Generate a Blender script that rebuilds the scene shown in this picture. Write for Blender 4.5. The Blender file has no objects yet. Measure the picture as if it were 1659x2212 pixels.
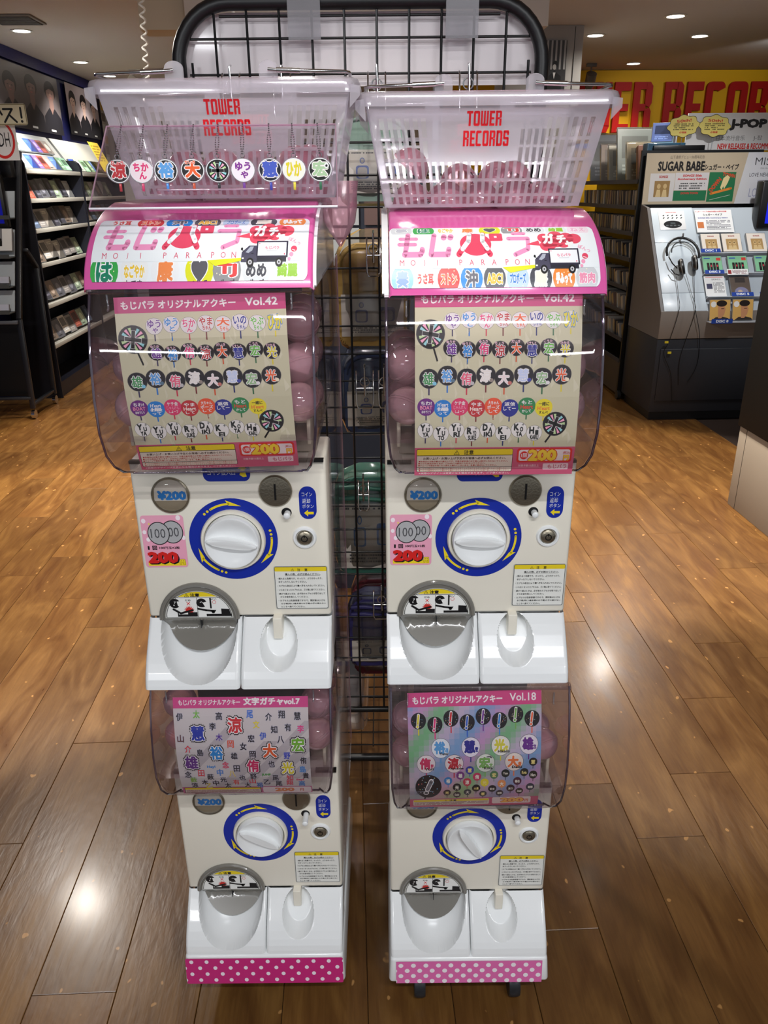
import bpy, bmesh, math, random
from mathutils import Vector, Matrix
from mathutils.geometry import tessellate_polygon

# ------------------------------------------------------------------ camera, world, lights
SC = bpy.context.scene
COL = SC.collection
PI = math.pi
random.seed(7)
CAM_H, PITCH, ROLL = 1.6, math.radians(22.4), math.radians(.56)
cd = bpy.data.cameras.new('camera'); cam = bpy.data.objects.new('camera', cd); COL.objects.link(cam)
cd.sensor_fit = 'VERTICAL'; cd.sensor_height = 36; cd.lens = 36*1694/2212; cd.clip_start = .02
_d = Vector((0, math.cos(PITCH), -math.sin(PITCH))); _r = Vector((1, 0, 0)); _u = Vector((0, math.sin(PITCH), math.cos(PITCH)))
_r2 = math.cos(ROLL)*_r - math.sin(ROLL)*_u; _u2 = math.sin(ROLL)*_r + math.cos(ROLL)*_u
cam.matrix_world = Matrix(((_r2.x, _u2.x, -_d.x, 0), (_r2.y, _u2.y, -_d.y, 0), (_r2.z, _u2.z, -_d.z, CAM_H), (0, 0, 0, 1)))
SC.camera = cam
SC.view_settings.view_transform = 'Standard'; SC.view_settings.look = 'None'
SC.view_settings.exposure = 0.44; SC.view_settings.gamma = 1; SC.view_settings.use_curve_mapping = False
w = bpy.data.worlds.new('world'); SC.world = w; w.use_nodes = True
w.node_tree.nodes['Background'].inputs[0].default_value = (.62, .66, .72, 1)
w.node_tree.nodes['Background'].inputs[1].default_value = .35

AX = Vector((-.0388, .99925, 0)).normalized()      # along the shop
BX = Vector((.99925, .0388, 0)).normalized()       # across the shop
YAW = math.atan2(.0388, .99925)
def W(s, t, z=0): v = BX*s + AX*t; return Vector((v.x, v.y, z))

def spot(x, y, z, watt, ang=120, blend=.7, size=.05, col=(1, .93, .84), aim=None):
    ld = bpy.data.lights.new('downlight', 'SPOT'); ld.energy = watt; ld.spot_size = math.radians(ang); ld.spot_blend = blend
    ld.shadow_soft_size = size; ld.color = col
    o = bpy.data.objects.new('downlight', ld); COL.objects.link(o); o.location = (x, y, z)  # name covers real downlights and the added brightening spots
    if aim: o.rotation_euler = (Vector(aim)-Vector((x, y, z))).to_track_quat('-Z', 'Y').to_euler()
    return o
def area(x, y, z, sx, sy, watt, col=(1, 1, 1), aim=None):
    ld = bpy.data.lights.new('unseen_front_light', 'AREA'); ld.shape = 'RECTANGLE'; ld.size = sx; ld.size_y = sy; ld.energy = watt; ld.color = col
    o = bpy.data.objects.new('unseen_front_light', ld); COL.objects.link(o); o.location = (x, y, z)
    if aim: o.rotation_euler = (Vector(aim)-Vector((x, y, z))).to_track_quat('-Z', 'Y').to_euler()
    return o
CEIL = 2.7
# unseen lamps behind and above the photographer; the aimed pair is added fill
area(.35, -.55, 2.66, 1.2, .06, 27, (.95, .97, 1))
area(-1.6, -2.2, 2.5, 1.2, .06, 17, (.95, .97, 1), (-.1, 1.2, .8))
area(1.8, -2.0, 2.5, 1.2, .06, 17, (.95, .97, 1), (.1, 1.2, .8))
# ceiling downlights (s, t, watt)
LAMPS = [(-2.37, 6.79, 75), (-2.42, 8.33, 70), (-2.42, 9.28, 25), (1.97, 7.04, 26), (2.82, 7.08, 26), (2.79, 8.56, 26),
         (-1.80, 3.80, 90), (2.32, 6.30, 60), (1.5, 3.9, 60), (-.15, 2.55, 60), (-.2, 4.6, 50), (-1.2, 5.6, 60), (.6, 7.2, 40)]  # lamp just behind the mesh rack is added to light the pouches
for i, (s, t, p) in enumerate(LAMPS):
    v = W(s, t, CEIL-.03); spot(v.x, v.y, v.z, p, 160 if i in (6, 7) else 78 if i in (8, 11) else 110, .25 if i in (6, 7) else .8, .10 if i in (6, 7) else .05)
for s, t, p, tgt in ((2.5, 4.5, 75, (2.5, 5.9, 1.1)), (-1.7, 6.6, 190, (-2.5, 7.4, 1.2)), (3.6, 6.9, 20, (3.6, 9.0, 2.2))):  # added spots without fixtures, brightening the kiosk, left shelves and yellow wall
    v = W(s, t, CEIL-.05); spot(v.x, v.y, v.z, p, 70, .8, .05, (.97, .98, 1), W(*tgt))
spot(0, .55, CEIL-.05, 30, 40, .6, .04, (1, .96, .9), (-.03, 1.85, 1.05))  # added spot brightening the pouches in the gap between the machines
for s, t, p in ((-1.5, 3.35, 400), (1.35, 4.1, 360), (-1.3, 5.2, 280), (1.5, 2.9, 150)):      # unseen narrow spots added over the aisles for the light pools on the floor
    v = W(s, t, CEIL-.03); spot(v.x, v.y, v.z, p, 64, .35, .05, (1, .9, .76))

# ------------------------------------------------------------------ materials
def lin(c):
    c = c/255.; return c/12.92 if c <= .04045 else ((c+.055)/1.055)**2.4
def rgb(*c): return (lin(c[0]), lin(c[1]), lin(c[2]), 1)
MATS = {}
def mat(name, col, rough=.45, metal=0, coat=0, bump=0, bscale=80, var=0, trans=0, emis=None, estr=0, spec=.5):
    if name in MATS: return MATS[name]
    m = bpy.data.materials.new(name); m.use_nodes = True; nt = m.node_tree; b = nt.nodes['Principled BSDF']
    b.inputs['Base Color'].default_value = rgb(*col); b.inputs['Roughness'].default_value = rough
    b.inputs['Metallic'].default_value = metal; b.inputs['Coat Weight'].default_value = coat
    b.inputs['Specular IOR Level'].default_value = spec
    if coat: b.inputs['Coat Roughness'].default_value = .06
    if trans: b.inputs['Transmission Weight'].default_value = trans
    if emis: b.inputs['Emission Color'].default_value = rgb(*emis); b.inputs['Emission Strength'].default_value = estr
    if bump or var:
        tc = nt.nodes.new('ShaderNodeTexCoord'); n = nt.nodes.new('ShaderNodeTexNoise'); n.inputs['Scale'].default_value = bscale
        nt.links.new(tc.outputs['Object'], n.inputs['Vector'])
        if bump:
            bp = nt.nodes.new('ShaderNodeBump'); bp.inputs['Strength'].default_value = bump; bp.inputs['Distance'].default_value = .002
            nt.links.new(n.outputs['Fac'], bp.inputs['Height']); nt.links.new(bp.outputs['Normal'], b.inputs['Normal'])
        if var:
            mx = nt.nodes.new('ShaderNodeMix'); mx.data_type = 'RGBA'
            c0 = tuple(max(0, v*(1-var)) for v in rgb(*col)[:3])+(1,); c1 = tuple(min(1, v*(1+var)) for v in rgb(*col)[:3])+(1,)
            mx.inputs[6].default_value = c0; mx.inputs[7].default_value = c1
            nt.links.new(n.outputs['Fac'], mx.inputs[0]); nt.links.new(mx.outputs[2], b.inputs['Base Color'])
    MATS[name] = m; return m
def clear(name, tint=(245, 240, 245), alpha=.88, gloss=.05, body=(235, 225, 235), fr=1.0, rough=.03):
    """thin clear or milky plastic: transparent + a little body colour + fresnel gloss"""
    if name in MATS: return MATS[name]
    m = bpy.data.materials.new(name); m.use_nodes = True; nt = m.node_tree; nt.nodes.clear(); N = nt.nodes.new; L = nt.links.new
    out = N('ShaderNodeOutputMaterial'); tr = N('ShaderNodeBsdfTransparent'); tr.inputs[0].default_value = rgb(*tint)
    df = N('ShaderNodeBsdfDiffuse'); df.inputs[0].default_value = rgb(*body)
    tl = N('ShaderNodeBsdfTranslucent'); tl.inputs[0].default_value = rgb(*body)
    mb = N('ShaderNodeMixShader'); mb.inputs[0].default_value = .5; L(df.outputs[0], mb.inputs[1]); L(tl.outputs[0], mb.inputs[2])
    mx = N('ShaderNodeMixShader'); mx.inputs[0].default_value = alpha; L(mb.outputs[0], mx.inputs[1]); L(tr.outputs[0], mx.inputs[2])
    gl = N('ShaderNodeBsdfGlossy'); gl.inputs[0].default_value = (1, 1, 1, 1); gl.inputs['Roughness'].default_value = rough
    f = N('ShaderNodeFresnel'); f.inputs[0].default_value = 1.45
    mul = N('ShaderNodeMath'); mul.operation = 'MULTIPLY_ADD'; mul.inputs[1].default_value = fr; mul.inputs[2].default_value = gloss; mul.use_clamp = True
    L(f.outputs[0], mul.inputs[0]); m2 = N('ShaderNodeMixShader'); L(mul.outputs[0], m2.inputs[0]); L(mx.outputs[0], m2.inputs[1]); L(gl.outputs[0], m2.inputs[2])
    L(m2.outputs[0], out.inputs[0]); MATS[name] = m; return m
def print_mat():
    if 'printed' in MATS: return MATS['printed']
    m = bpy.data.materials.new('printed'); m.use_nodes = True; nt = m.node_tree; b = nt.nodes['Principled BSDF']
    a = nt.nodes.new('ShaderNodeVertexColor'); a.layer_name = 'Col'; nt.links.new(a.outputs[0], b.inputs['Base Color'])
    b.inputs['Roughness'].default_value = .35; MATS['printed'] = m; return m

def wood():
    m = bpy.data.materials.new('plank_wood'); m.use_nodes = True; nt = m.node_tree; b = nt.nodes['Principled BSDF']; N = nt.nodes.new; L = nt.links.new
    tc = N('ShaderNodeTexCoord'); oi = N('ShaderNodeObjectInfo'); cx = N('ShaderNodeCombineXYZ')
    mr = N('ShaderNodeMath'); mr.operation = 'MULTIPLY'; mr.inputs[1].default_value = 57; L(oi.outputs['Random'], mr.inputs[0])
    L(mr.outputs[0], cx.inputs[0]); L(mr.outputs[0], cx.inputs[1])
    va = N('ShaderNodeVectorMath'); L(tc.outputs['Object'], va.inputs[0]); L(cx.outputs[0], va.inputs[1])
    def noise(sc, vec, det=4, dist=0):
        mp = N('ShaderNodeMapping'); mp.inputs['Scale'].default_value = vec; L(va.outputs[0], mp.inputs[0])
        n = N('ShaderNodeTexNoise'); n.inputs['Scale'].default_value = sc; n.inputs['Detail'].default_value = det; n.inputs['Distortion'].default_value = dist
        L(mp.outputs[0], n.inputs['Vector']); return n
    n1 = noise(3.2, (3.2, .8, 1), 5, 1.6); n2 = noise(16, (9, .5, 1), 5, .6); n3 = noise(60, (1, .35, 1), 2)
    r1 = N('ShaderNodeValToRGB'); e = r1.color_ramp.elements
    e[0].position = .28; e[0].color = rgb(92, 59, 28); e[1].position = .70; e[1].color = rgb(128, 91, 45)
    k = r1.color_ramp.elements.new(.5); k.color = rgb(110, 75, 36); L(n1.outputs['Fac'], r1.inputs[0])
    r2 = N('ShaderNodeValToRGB'); e = r2.color_ramp.elements; e[0].position = .35; e[0].color = (.5, .42, .36, 1); e[1].position = .62; e[1].color = (1, 1, 1, 1)
    L(n2.outputs['Fac'], r2.inputs[0])
    mx = N('ShaderNodeMix'); mx.data_type = 'RGBA'; mx.blend_type = 'MULTIPLY'; mx.inputs[0].default_value = .32; L(r1.outputs[0], mx.inputs[6]); L(r2.outputs[0], mx.inputs[7])
    # worn flecks
    nf = noise(34, (1, .7, 1), 1); rf = N('ShaderNodeValToRGB'); e = rf.color_ramp.elements; e[0].position = .735; e[0].color = (0, 0, 0, 1); e[1].position = .76; e[1].color = (1, 1, 1, 1); L(nf.outputs['Fac'], rf.inputs[0])
    mf = N('ShaderNodeMix'); mf.data_type = 'RGBA'; L(rf.outputs[0], mf.inputs[0]); L(mx.outputs[2], mf.inputs[6]); mf.inputs[7].default_value = rgb(176, 130, 76)
    hv = N('ShaderNodeHueSaturation'); sub = N('ShaderNodeMath'); sub.operation = 'MULTIPLY_ADD'; sub.inputs[1].default_value = .36; sub.inputs[2].default_value = .80
    L(oi.outputs['Random'], sub.inputs[0]); L(sub.outputs[0], hv.inputs['Value']); L(mf.outputs[2], hv.inputs['Color']); L(hv.outputs[0], b.inputs['Base Color'])
    rr = N('ShaderNodeMapRange'); rr.inputs[3].default_value = .22; rr.inputs[4].default_value = .42; L(n1.outputs['Fac'], rr.inputs[0]); L(rr.outputs[0], b.inputs['Roughness'])
    bp = N('ShaderNodeBump'); bp.inputs['Strength'].default_value = .12; bp.inputs['Distance'].default_value = .0015; L(n2.outputs['Fac'], bp.inputs['Height'])
    bp2 = N('ShaderNodeBump'); bp2.inputs['Strength'].default_value = .12; bp2.inputs['Distance'].default_value = .004; L(n3.outputs['Fac'], bp2.inputs['Height']); L(bp.outputs[0], bp2.inputs['Normal'])
    L(bp2.outputs[0], b.inputs['Normal'])
    b.inputs['Coat Weight'].default_value = .18; b.inputs['Coat Roughness'].default_value = .14
    MATS['plank'] = m; return m

M_BODY = mat('machine_cream', (236, 230, 215), .32, coat=.25)
M_WHITE = mat('machine_white', (238, 240, 240), .22, coat=.5)
M_RECESS = mat('recess_white', (225, 229, 233), .3, coat=.2)
M_PINK = mat('header_pink', (226, 96, 168), .18, coat=.6)
M_BAND = mat('band_magenta', (196, 36, 112), .35)
M_GREYP = mat('chute_grey', (120, 117, 110), .2, coat=.5)
M_METAL = mat('slot_metal', (150, 142, 125), .35, metal=.9, bump=.2, bscale=300)
M_CHROME = mat('chrome', (215, 215, 215), .15, metal=1)
M_BLACK = mat('black_paint', (18, 18, 20), .4)
M_BLKP = mat('black_plastic', (14, 14, 15), .35)
M_DKMETAL = mat('dark_metal', (40, 42, 46), .4, metal=.3)
M_DOME = clear('dome_clear', (246, 241, 243), .975, .01, (230, 214, 218), .45)
M_ACRYL = clear('acrylic_clear', (251, 249, 252), .985, .0, (240, 235, 240), .4)
M_EDGE = clear('acrylic_edge', (250, 235, 242), .35, .2, (240, 200, 222), 1)
M_BASKET = clear('basket_milky', (252, 250, 253), .73, .03, (250, 246, 252), .7, .12)
M_CAPS = clear('capsule_pink', (255, 228, 236), .45, .05, (255, 190, 210), 1, .04)
M_CAPSD = clear('capsule_pink_dome', (255, 236, 241), .45, .05, (255, 204, 215), 1, .04)
M_BAG = clear('bag_clear', (246, 246, 244), .93, .05, (220, 225, 222), 1, .1)
M_PBAG = clear('bag_pink', (252, 226, 234), .72, .05, (250, 190, 208), .8, .2)
M_CORE = mat('dome_inner_dark', (72, 58, 54), .5)
M_IVORY = mat('ivory_plastic', (214, 206, 182), .45)
M_CASE = clear('cd_case_clear', (240, 242, 245), .85, .06, (210, 215, 220), 1, .06)

# ------------------------------------------------------------------ mesh helpers
def link(name, me, m=None, parent=None, smooth=False):
    o = bpy.data.objects.new(name, me); COL.objects.link(o)
    if m and not me.materials: me.materials.append(m)
    if parent: o.parent = parent
    if smooth:
        for p in me.polygons: p.use_smooth = True
    return o
def finish(name, bm, m=None, parent=None, smooth=False, ang=None):
    me = bpy.data.meshes.new(name); bmesh.ops.recalc_face_normals(bm, faces=bm.faces)
    if smooth:
        a = math.radians(ang or 35)
        for f in bm.faces: f.smooth = True
        for e in bm.edges:
            if len(e.link_faces) == 2 and e.calc_face_angle(0) > a: e.smooth = False
    bm.to_mesh(me); bm.free(); return link(name, me, m, parent)
def thing(name, label, cat, loc=(0, 0, 0), rotz=0, group=None):
    o = bpy.data.objects.new(name, None); COL.objects.link(o); o.location = loc; o.rotation_euler = (0, 0, rotz); o.empty_display_size = .05
    return tag(o, label, cat, group)
def tag(o, label, cat, group=None):
    o['label'] = label; o['category'] = cat
    if group: o['group'] = group
    return o
def struct(o): o['kind'] = 'structure'; return o
def bbox(bm, x0, x1, y0, y1, z0, z1, bev=0, seg=2, M=None):
    vs = [bm.verts.new((x, y, z)) for x in (x0, x1) for y in (y0, y1) for z in (z0, z1)]
    fs = [(0, 1, 3, 2), (4, 6, 7, 5), (0, 4, 5, 1), (2, 3, 7, 6), (0, 2, 6, 4), (1, 5, 7, 3)]
    faces = [bm.faces.new([vs[i] for i in f]) for f in fs]
    if M is not None:
        for v in vs: v.co = M @ v.co
    if bev:
        es = list({e for f in faces for e in f.edges})
        bmesh.ops.bevel(bm, geom=es, offset=bev, segments=seg, affect='EDGES', profile=.5)
def box(name, x0, x1, y0, y1, z0, z1, m, parent=None, bev=0, seg=2):
    bm = bmesh.new(); bbox(bm, x0, x1, y0, y1, z0, z1, bev, seg); return finish(name, bm, m, parent, smooth=bev > 0, ang=50)
def wbox(name, s0, s1, t0, t1, z0, z1, m, parent=None, bev=0):
    """box in the shop's own axes"""
    bm = bmesh.new(); bbox(bm, s0, s1, t0, t1, z0, z1, bev)
    R = Matrix.Rotation(YAW, 4, 'Z'); bmesh.ops.transform(bm, matrix=R, verts=bm.verts); return finish(name, bm, m, parent, smooth=bev > 0)
def tube_bm(bm, pts, r, n=8, closed=False, cap=True):
    P = [Vector(p) for p in pts]; rings = []; N = len(P); up = None
    for i, p in enumerate(P):
        a = P[(i-1) % N] if (closed or i) else p; b = P[(i+1) % N] if (closed or i < N-1) else p
        t = (b-a).normalized() if (b-a).length > 1e-9 else Vector((0, 0, 1))
        if up is None: up = t.orthogonal().normalized()
        u = (up - t*up.dot(t)); u = u.normalized() if u.length > 1e-6 else t.orthogonal().normalized(); up = u; v = t.cross(u)
        rr = r[i] if isinstance(r, (list, tuple)) else r
        rings.append([bm.verts.new(p + (u*math.cos(2*PI*k/n) + v*math.sin(2*PI*k/n))*rr) for k in range(n)])
    M = N if closed else N-1
    for i in range(M):
        A, B = rings[i], rings[(i+1) % N]
        for k in range(n): bm.faces.new((A[k], A[(k+1) % n], B[(k+1) % n], B[k]))
    if cap and not closed: bm.faces.new(rings[0][::-1]); bm.faces.new(rings[-1])
def tube(name, pts, r, m, parent=None, n=8, closed=False):
    bm = bmesh.new(); tube_bm(bm, pts, r, n, closed); return finish(name, bm, m, parent, smooth=True, ang=60)
def lathe_bm(bm, prof, n=32, M=None, capa=True, capb=True):
    """profile [(r, h)] turned round the z axis"""
    rings = []
    for r, h in prof:
        ring = []
        for k in range(n):
            v = Vector((r*math.cos(2*PI*k/n), r*math.sin(2*PI*k/n), h)); ring.append(bm.verts.new(M @ v if M is not None else v))
        rings.append(ring)
    for a, b in zip(rings, rings[1:]):
        for k in range(n): bm.faces.new((a[k], a[(k+1) % n], b[(k+1) % n], b[k]))
    if capa: bm.faces.new(rings[0][::-1])
    if capb: bm.faces.new(rings[-1])
def lathe(name, prof, m, parent=None, n=32, M=None, capa=True, capb=True):
    bm = bmesh.new(); lathe_bm(bm, prof, n, M, capa, capb); return finish(name, bm, m, parent, smooth=True, ang=40)
FRONT = Matrix(((1, 0, 0, 0), (0, 0, -1, 0), (0, 1, 0, 0), (0, 0, 0, 1)))   # local z -> -y (towards the viewer)
def front_at(x, y, z): return Matrix.Translation((x, y, z)) @ FRONT
def grid_surface(name, pts, m, parent=None, smooth=True, thick=0, cyc=False, ang=40):
    """pts[i][j] rows of points; optional solidify thickness baked in"""
    bm = bmesh.new(); V = [[bm.verts.new(p) for p in row] for row in pts]
    for i in range(len(V)-1):
        nn = len(V[i])
        for j in range(nn if cyc else nn-1):
            j2 = (j+1) % nn
            try: bm.faces.new((V[i][j], V[i][j2], V[i+1][j2], V[i+1][j]))
            except ValueError: pass
    if thick:
        bmesh.ops.recalc_face_normals(bm, faces=bm.faces); bmesh.ops.solidify(bm, geom=list(bm.faces), thickness=thick)
    return finish(name, bm, m, parent, smooth=smooth, ang=ang)
def extrude_poly(name, poly, d0, d1, m, parent=None, M=None, bev=0):
    """2-D polygon (x, z) extruded in y from d0 to d1"""
    bm = bmesh.new(); a = [bm.verts.new((p[0], d0, p[1])) for p in poly]; b = [bm.verts.new((p[0], d1, p[1])) for p in poly]
    bm.faces.new(a); bm.faces.new(b[::-1])
    for i in range(len(poly)):
        j = (i+1) % len(poly); bm.faces.new((a[i], b[i], b[j], a[j]))
    if bev: bmesh.ops.bevel(bm, geom=list(bm.edges), offset=bev, segments=2, affect='EDGES', profile=.5)
    if M is not None: bmesh.ops.transform(bm, matrix=M, verts=bm.verts)
    return finish(name, bm, m, parent, smooth=bool(bev))

# ------------------------------------------------------------------ flat print: shapes and lettering
_tc = {}
def glyphs(s, off):
    key = (s, round(off, 3))
    if key in _tc: return _tc[key]
    cu = bpy.data.curves.new('t', 'FONT'); cu.body = s; cu.resolution_u = 2; cu.offset = off; cu.fill_mode = 'FRONT'
    o = bpy.data.objects.new('t', cu); COL.objects.link(o); dg = bpy.context.evaluated_depsgraph_get(); dg.update()
    me = bpy.data.meshes.new_from_object(o.evaluated_get(dg))
    v = [(q.co.x, q.co.y) for q in me.vertices]; f = [tuple(p.vertices) for p in me.polygons]
    bpy.data.objects.remove(o); bpy.data.curves.remove(cu); bpy.data.meshes.remove(me)
    _tc[key] = (v, f); return _tc[key]
# condensed block capitals built from strokes (0..0.5 wide, 0..1 high)
def ring(x0, y0, x1, y1, t, r=.12, n=4):
    def rr(a, b, c, d, q):
        out = []
        for cx, cy, s in ((c-q, b+q, -PI/2), (c-q, d-q, 0), (a+q, d-q, PI/2), (a+q, b+q, PI)):
            for i in range(n+1): out.append((cx+q*math.cos(s+PI/2*i/n), cy+q*math.sin(s+PI/2*i/n)))
        return out
    o = rr(x0, y0, x1, y1, r); i = rr(x0+t, y0+t, x1-t, y1-t, max(.01, r-t*.6)); N = len(o)
    return [[o[k], o[(k+1) % N], i[(k+1) % N], i[k]] for k in range(N)]
def R_(x0, y0, x1, y1): return [(x0, y0), (x1, y0), (x1, y1), (x0, y1)]
T_ = .17
BLOCK = {
 'T': [R_(0, 1-T_, .5, 1), R_(.165, 0, .335, 1-T_)],
 'O': ring(0, 0, .5, 1, T_),
 'W': [R_(0, .12, .15, 1), R_(.235, .12, .385, 1), R_(.47, .12, .62, 1), [(0, .12), (.06, 0), (.25, 0), (.25, .15), (0, .15)], [(.37, .15), (.37, 0), (.56, 0), (.62, .12), (.62, .15)], R_(.2, 0, .42, .15)],
 'E': [R_(0, 0, T_, 1), R_(T_, 1-T_, .42, 1), R_(T_, .43, .38, .57), R_(T_, 0, .42, T_)],
 'R': [R_(0, 0, T_, 1), R_(T_, .86, .33, 1), R_(T_, .43, .33, .57), [(.31, .55), (.43, .5), (.48, .58), (.48, .92), (.41, 1), (.31, 1)], [(.31, 0), (.48, 0), (.48, .42), (.43, .5), (.31, .46)]],
 'C': [q for q in ring(0, 0, .48, 1, T_) if not (min(p[0] for p in q) > .28 and .32 < sum(p[1] for p in q)/4 < .68)],
 'D': ring(0, 0, .5, 1, T_, .16)+[R_(0, 0, T_, 1)],
 'S': [R_(.04, 0, .44, T_), R_(.04, 1-T_, .44, 1), R_(.31, .04, .48, .52), R_(0, .48, T_, .96), R_(.04, .42, .44, .58), R_(0, .08, T_, .3), R_(.31, .7, .48, .92)],
}
ADV = {'W': .7, 'E': .5, 'T': .56}
def block_width(s): return sum(ADV.get(c, .58) for c in s)-.08
def block_word(s):
    x = 0; out = []
    for c in s:
        for q in BLOCK.get(c, []): out.append([(x+p[0], p[1]) for p in q])
        x += ADV.get(c, .58)
    return out, x-.08
class Print:
    def __init__(s, W, H, x0=0, y0=0): s.W, s.H, s.x0, s.y0 = W, H, x0, y0; s.v = []; s.f = []; s.c = []; s.clip = None
    def _add(s, pts, faces, col, L):
        b = len(s.v); s.v += [(x-s.x0, y-s.y0, L) for x, y in pts]
        for f in faces: s.f.append([b+i for i in f]); s.c.append(rgb(*col))
    def poly(s, pts, col, L=0):
        tri = tessellate_polygon([[Vector((x, y, 0)) for x, y in pts]]); s._add(pts, tri, col, L)
    def rect(s, x0, y0, x1, y1, col, L=0): s._add([(x0, y0), (x1, y0), (x1, y1), (x0, y1)], [(0, 1, 2, 3)], col, L)
    def rrect(s, x0, y0, x1, y1, r, col, L=0, n=5):
        pts = []
        for cx, cy, a in ((x1-r, y0+r, -PI/2), (x1-r, y1-r, 0), (x0+r, y1-r, PI/2), (x0+r, y0+r, PI)):
            for i in range(n+1): pts.append((cx+r*math.cos(a+PI/2*i/n), cy+r*math.sin(a+PI/2*i/n)))
        s._add(pts, [tuple(range(len(pts)))], col, L)
    def ell(s, cx, cy, rx, ry, col, L=0, n=24, a0=0, a1=2*PI):
        full = abs(a1-a0-2*PI) < 1e-6; pts = [(cx+rx*math.cos(a0+(a1-a0)*k/n), cy+ry*math.sin(a0+(a1-a0)*k/n)) for k in range(n if full else n+1)]
        s._add(pts, [tuple(range(len(pts)))], col, L)
    def fan(s, cx, cy, r, col, L=0, rot=0):
        """round paper-fan outline, a bit wider at the top"""
        pts = []
        for k in range(24):
            a = 2*PI*k/24; x = r*math.cos(a)*(1.03+.05*(-math.sin(a))); y = r*math.sin(a)*.95
            pts.append((cx+x*math.cos(rot)-y*math.sin(rot), cy+x*math.sin(rot)+y*math.cos(rot)))
        s._add(pts, [tuple(range(24))], col, L)
    def line(s, pts, wd, col, L=0, cap=True):
        for (x0, y0), (x1, y1) in zip(pts, pts[1:]):
            d = math.hypot(x1-x0, y1-y0) or 1; nx, ny = -(y1-y0)/d*wd/2, (x1-x0)/d*wd/2
            s._add([(x0+nx, y0+ny), (x1+nx, y1+ny), (x1-nx, y1-ny), (x0-nx, y0-ny)], [(0, 1, 2, 3)], col, L)
        if cap:
            for x, y in pts: s.ell(x, y, wd/2, wd/2, col, L, 12)
    def frame(s, x0, y0, x1, y1, t, col, L=0):
        s.rect(x0, y0, x1, y0+t, col, L); s.rect(x0, y1-t, x1, y1, col, L); s.rect(x0, y0, x0+t, y1, col, L); s.rect(x1-t, y0, x1, y1, col, L)
    def text(s, txt, cx, cy, w, h, col, L=1, off=.02, out=None, ow=.05, rot=0):
        v, f = glyphs(txt, min(off, 0)); xs = [p[0] for p in v]; ys = [p[1] for p in v]
        if not xs: return
        r0 = max(off, 0); mx, my = (min(xs)+max(xs))/2, (min(ys)+max(ys))/2; bw, bh = max(xs)-min(xs)+2*r0, max(ys)-min(ys)+2*r0
        if w is None: sx = sy = h/bh
        elif h is None: sx = sy = w/bw
        else: sx, sy = w/bw, h/bh
        cr, sr = math.cos(rot), math.sin(rot)
        def put(vv, ff, cc, LL, rad):
            # bolder strokes: the same glyph laid a hair apart in several directions
            n = 1 if rad <= .012 else 4 if rad < .04 else 6 if rad < .09 else 8
            sh = [(0, 0)] if n == 1 else [(rad*math.cos(2*PI*(k+.5)/n), rad*math.sin(2*PI*(k+.5)/n)) for k in range(n)]
            if rad > .035: sh.append((0, 0))
            if rad > .075: sh += [(rad*.5*math.cos(2*PI*k/5), rad*.5*math.sin(2*PI*k/5)) for k in range(5)]
            for q, (dx, dy) in enumerate(sh):
                pts = []
                for p in vv:
                    x, y = (p[0]-mx+dx)*sx, -(p[1]-my+dy)*sy; pts.append((cx+x*cr-y*sr, cy+x*sr+y*cr))
                s._add(pts, ff, cc, LL+q*.045)
        if out:
            if off+ow < 0 or ow < 0: vo, fo = glyphs(txt, off+ow); put(v, f, col, L, off); put(vo, fo, out, L+1, 0)
            else: put(v, f, out, L, r0+ow); put(v, f, col, L+1, r0)
        else: put(v, f, col, L, r0)
    def block(s, txt, cx, cy, w, h, col, L=1):
        q, bw = block_word(txt)
        for p in q: s._add([(cx+(x/bw-.5)*w, cy-(y-.5)*h) for x, y in p], [tuple(range(len(p)))], col, L)
    def scribble(s, x0, y0, x1, y1, rows, col, L=1, seed=1, th=.55):
        """rows of fine print too small to read"""
        rn = random.Random(seed); H = (y1-y0)/rows
        for i in range(rows):
            x = x0; e = x1 if i % 3 != 2 else x0+(x1-x0)*rn.uniform(.5, .9)
            while x < e:
                ww = H*rn.uniform(.35, .75)
                s.rect(x, y0+H*(i+.5-th/2), min(x+ww, x1), y0+H*(i+.5+th/2), col, L) if rn.random() > .12 else None
                x += ww*1.25
    def build(s, name, fn, parent=None, cuts=0, lift=.00013, m=None):
        bm = bmesh.new(); cl = bm.loops.layers.float_color.new('Col')
        V = [bm.verts.new(p) for p in s.v]
        for f, c in zip(s.f, s.c):
            if len(set(f)) < 3: continue
            try: q = bm.faces.new([V[i] for i in f])
            except ValueError: continue
            for lp in q.loops: lp[cl] = c
        if s.clip:
            x0, y0, x1, y1 = s.clip; x0 -= s.x0; x1 -= s.x0; y0 -= s.y0; y1 -= s.y0
            for co, no in (((x0, 0, 0), (-1, 0, 0)), ((x1, 0, 0), (1, 0, 0)), ((0, y0, 0), (0, -1, 0)), ((0, y1, 0), (0, 1, 0))):
                bmesh.ops.bisect_plane(bm, geom=list(bm.verts)+list(bm.edges)+list(bm.faces), plane_co=co, plane_no=no, clear_outer=True)
        for i in range(1, cuts):
            y = s.H*i/cuts
            bmesh.ops.bisect_plane(bm, geom=list(bm.verts)+list(bm.edges)+list(bm.faces), plane_co=(0, y, 0), plane_no=(0, 1, 0))
        for v in bm.verts: v.co = fn(v.co.x/s.W-.5, .5-v.co.y/s.H, v.co.z*lift+lift)
        me = bpy.data.meshes.new(name); bm.to_mesh(me); bm.free(); return link(name, me, m or print_mat(), parent)
def plane_fn(c, ux, uy, w, h):
    c, ux, uy = Vector(c), Vector(ux).normalized(), Vector(uy).normalized(); n = ux.cross(uy).normalized()
    return lambda u, v, o: c + ux*(u*w) + uy*(v*h) + n*o
def flat(c, w, h): return plane_fn(c, (1, 0, 0), (0, 0, 1), w, h)     # faces -y

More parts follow.
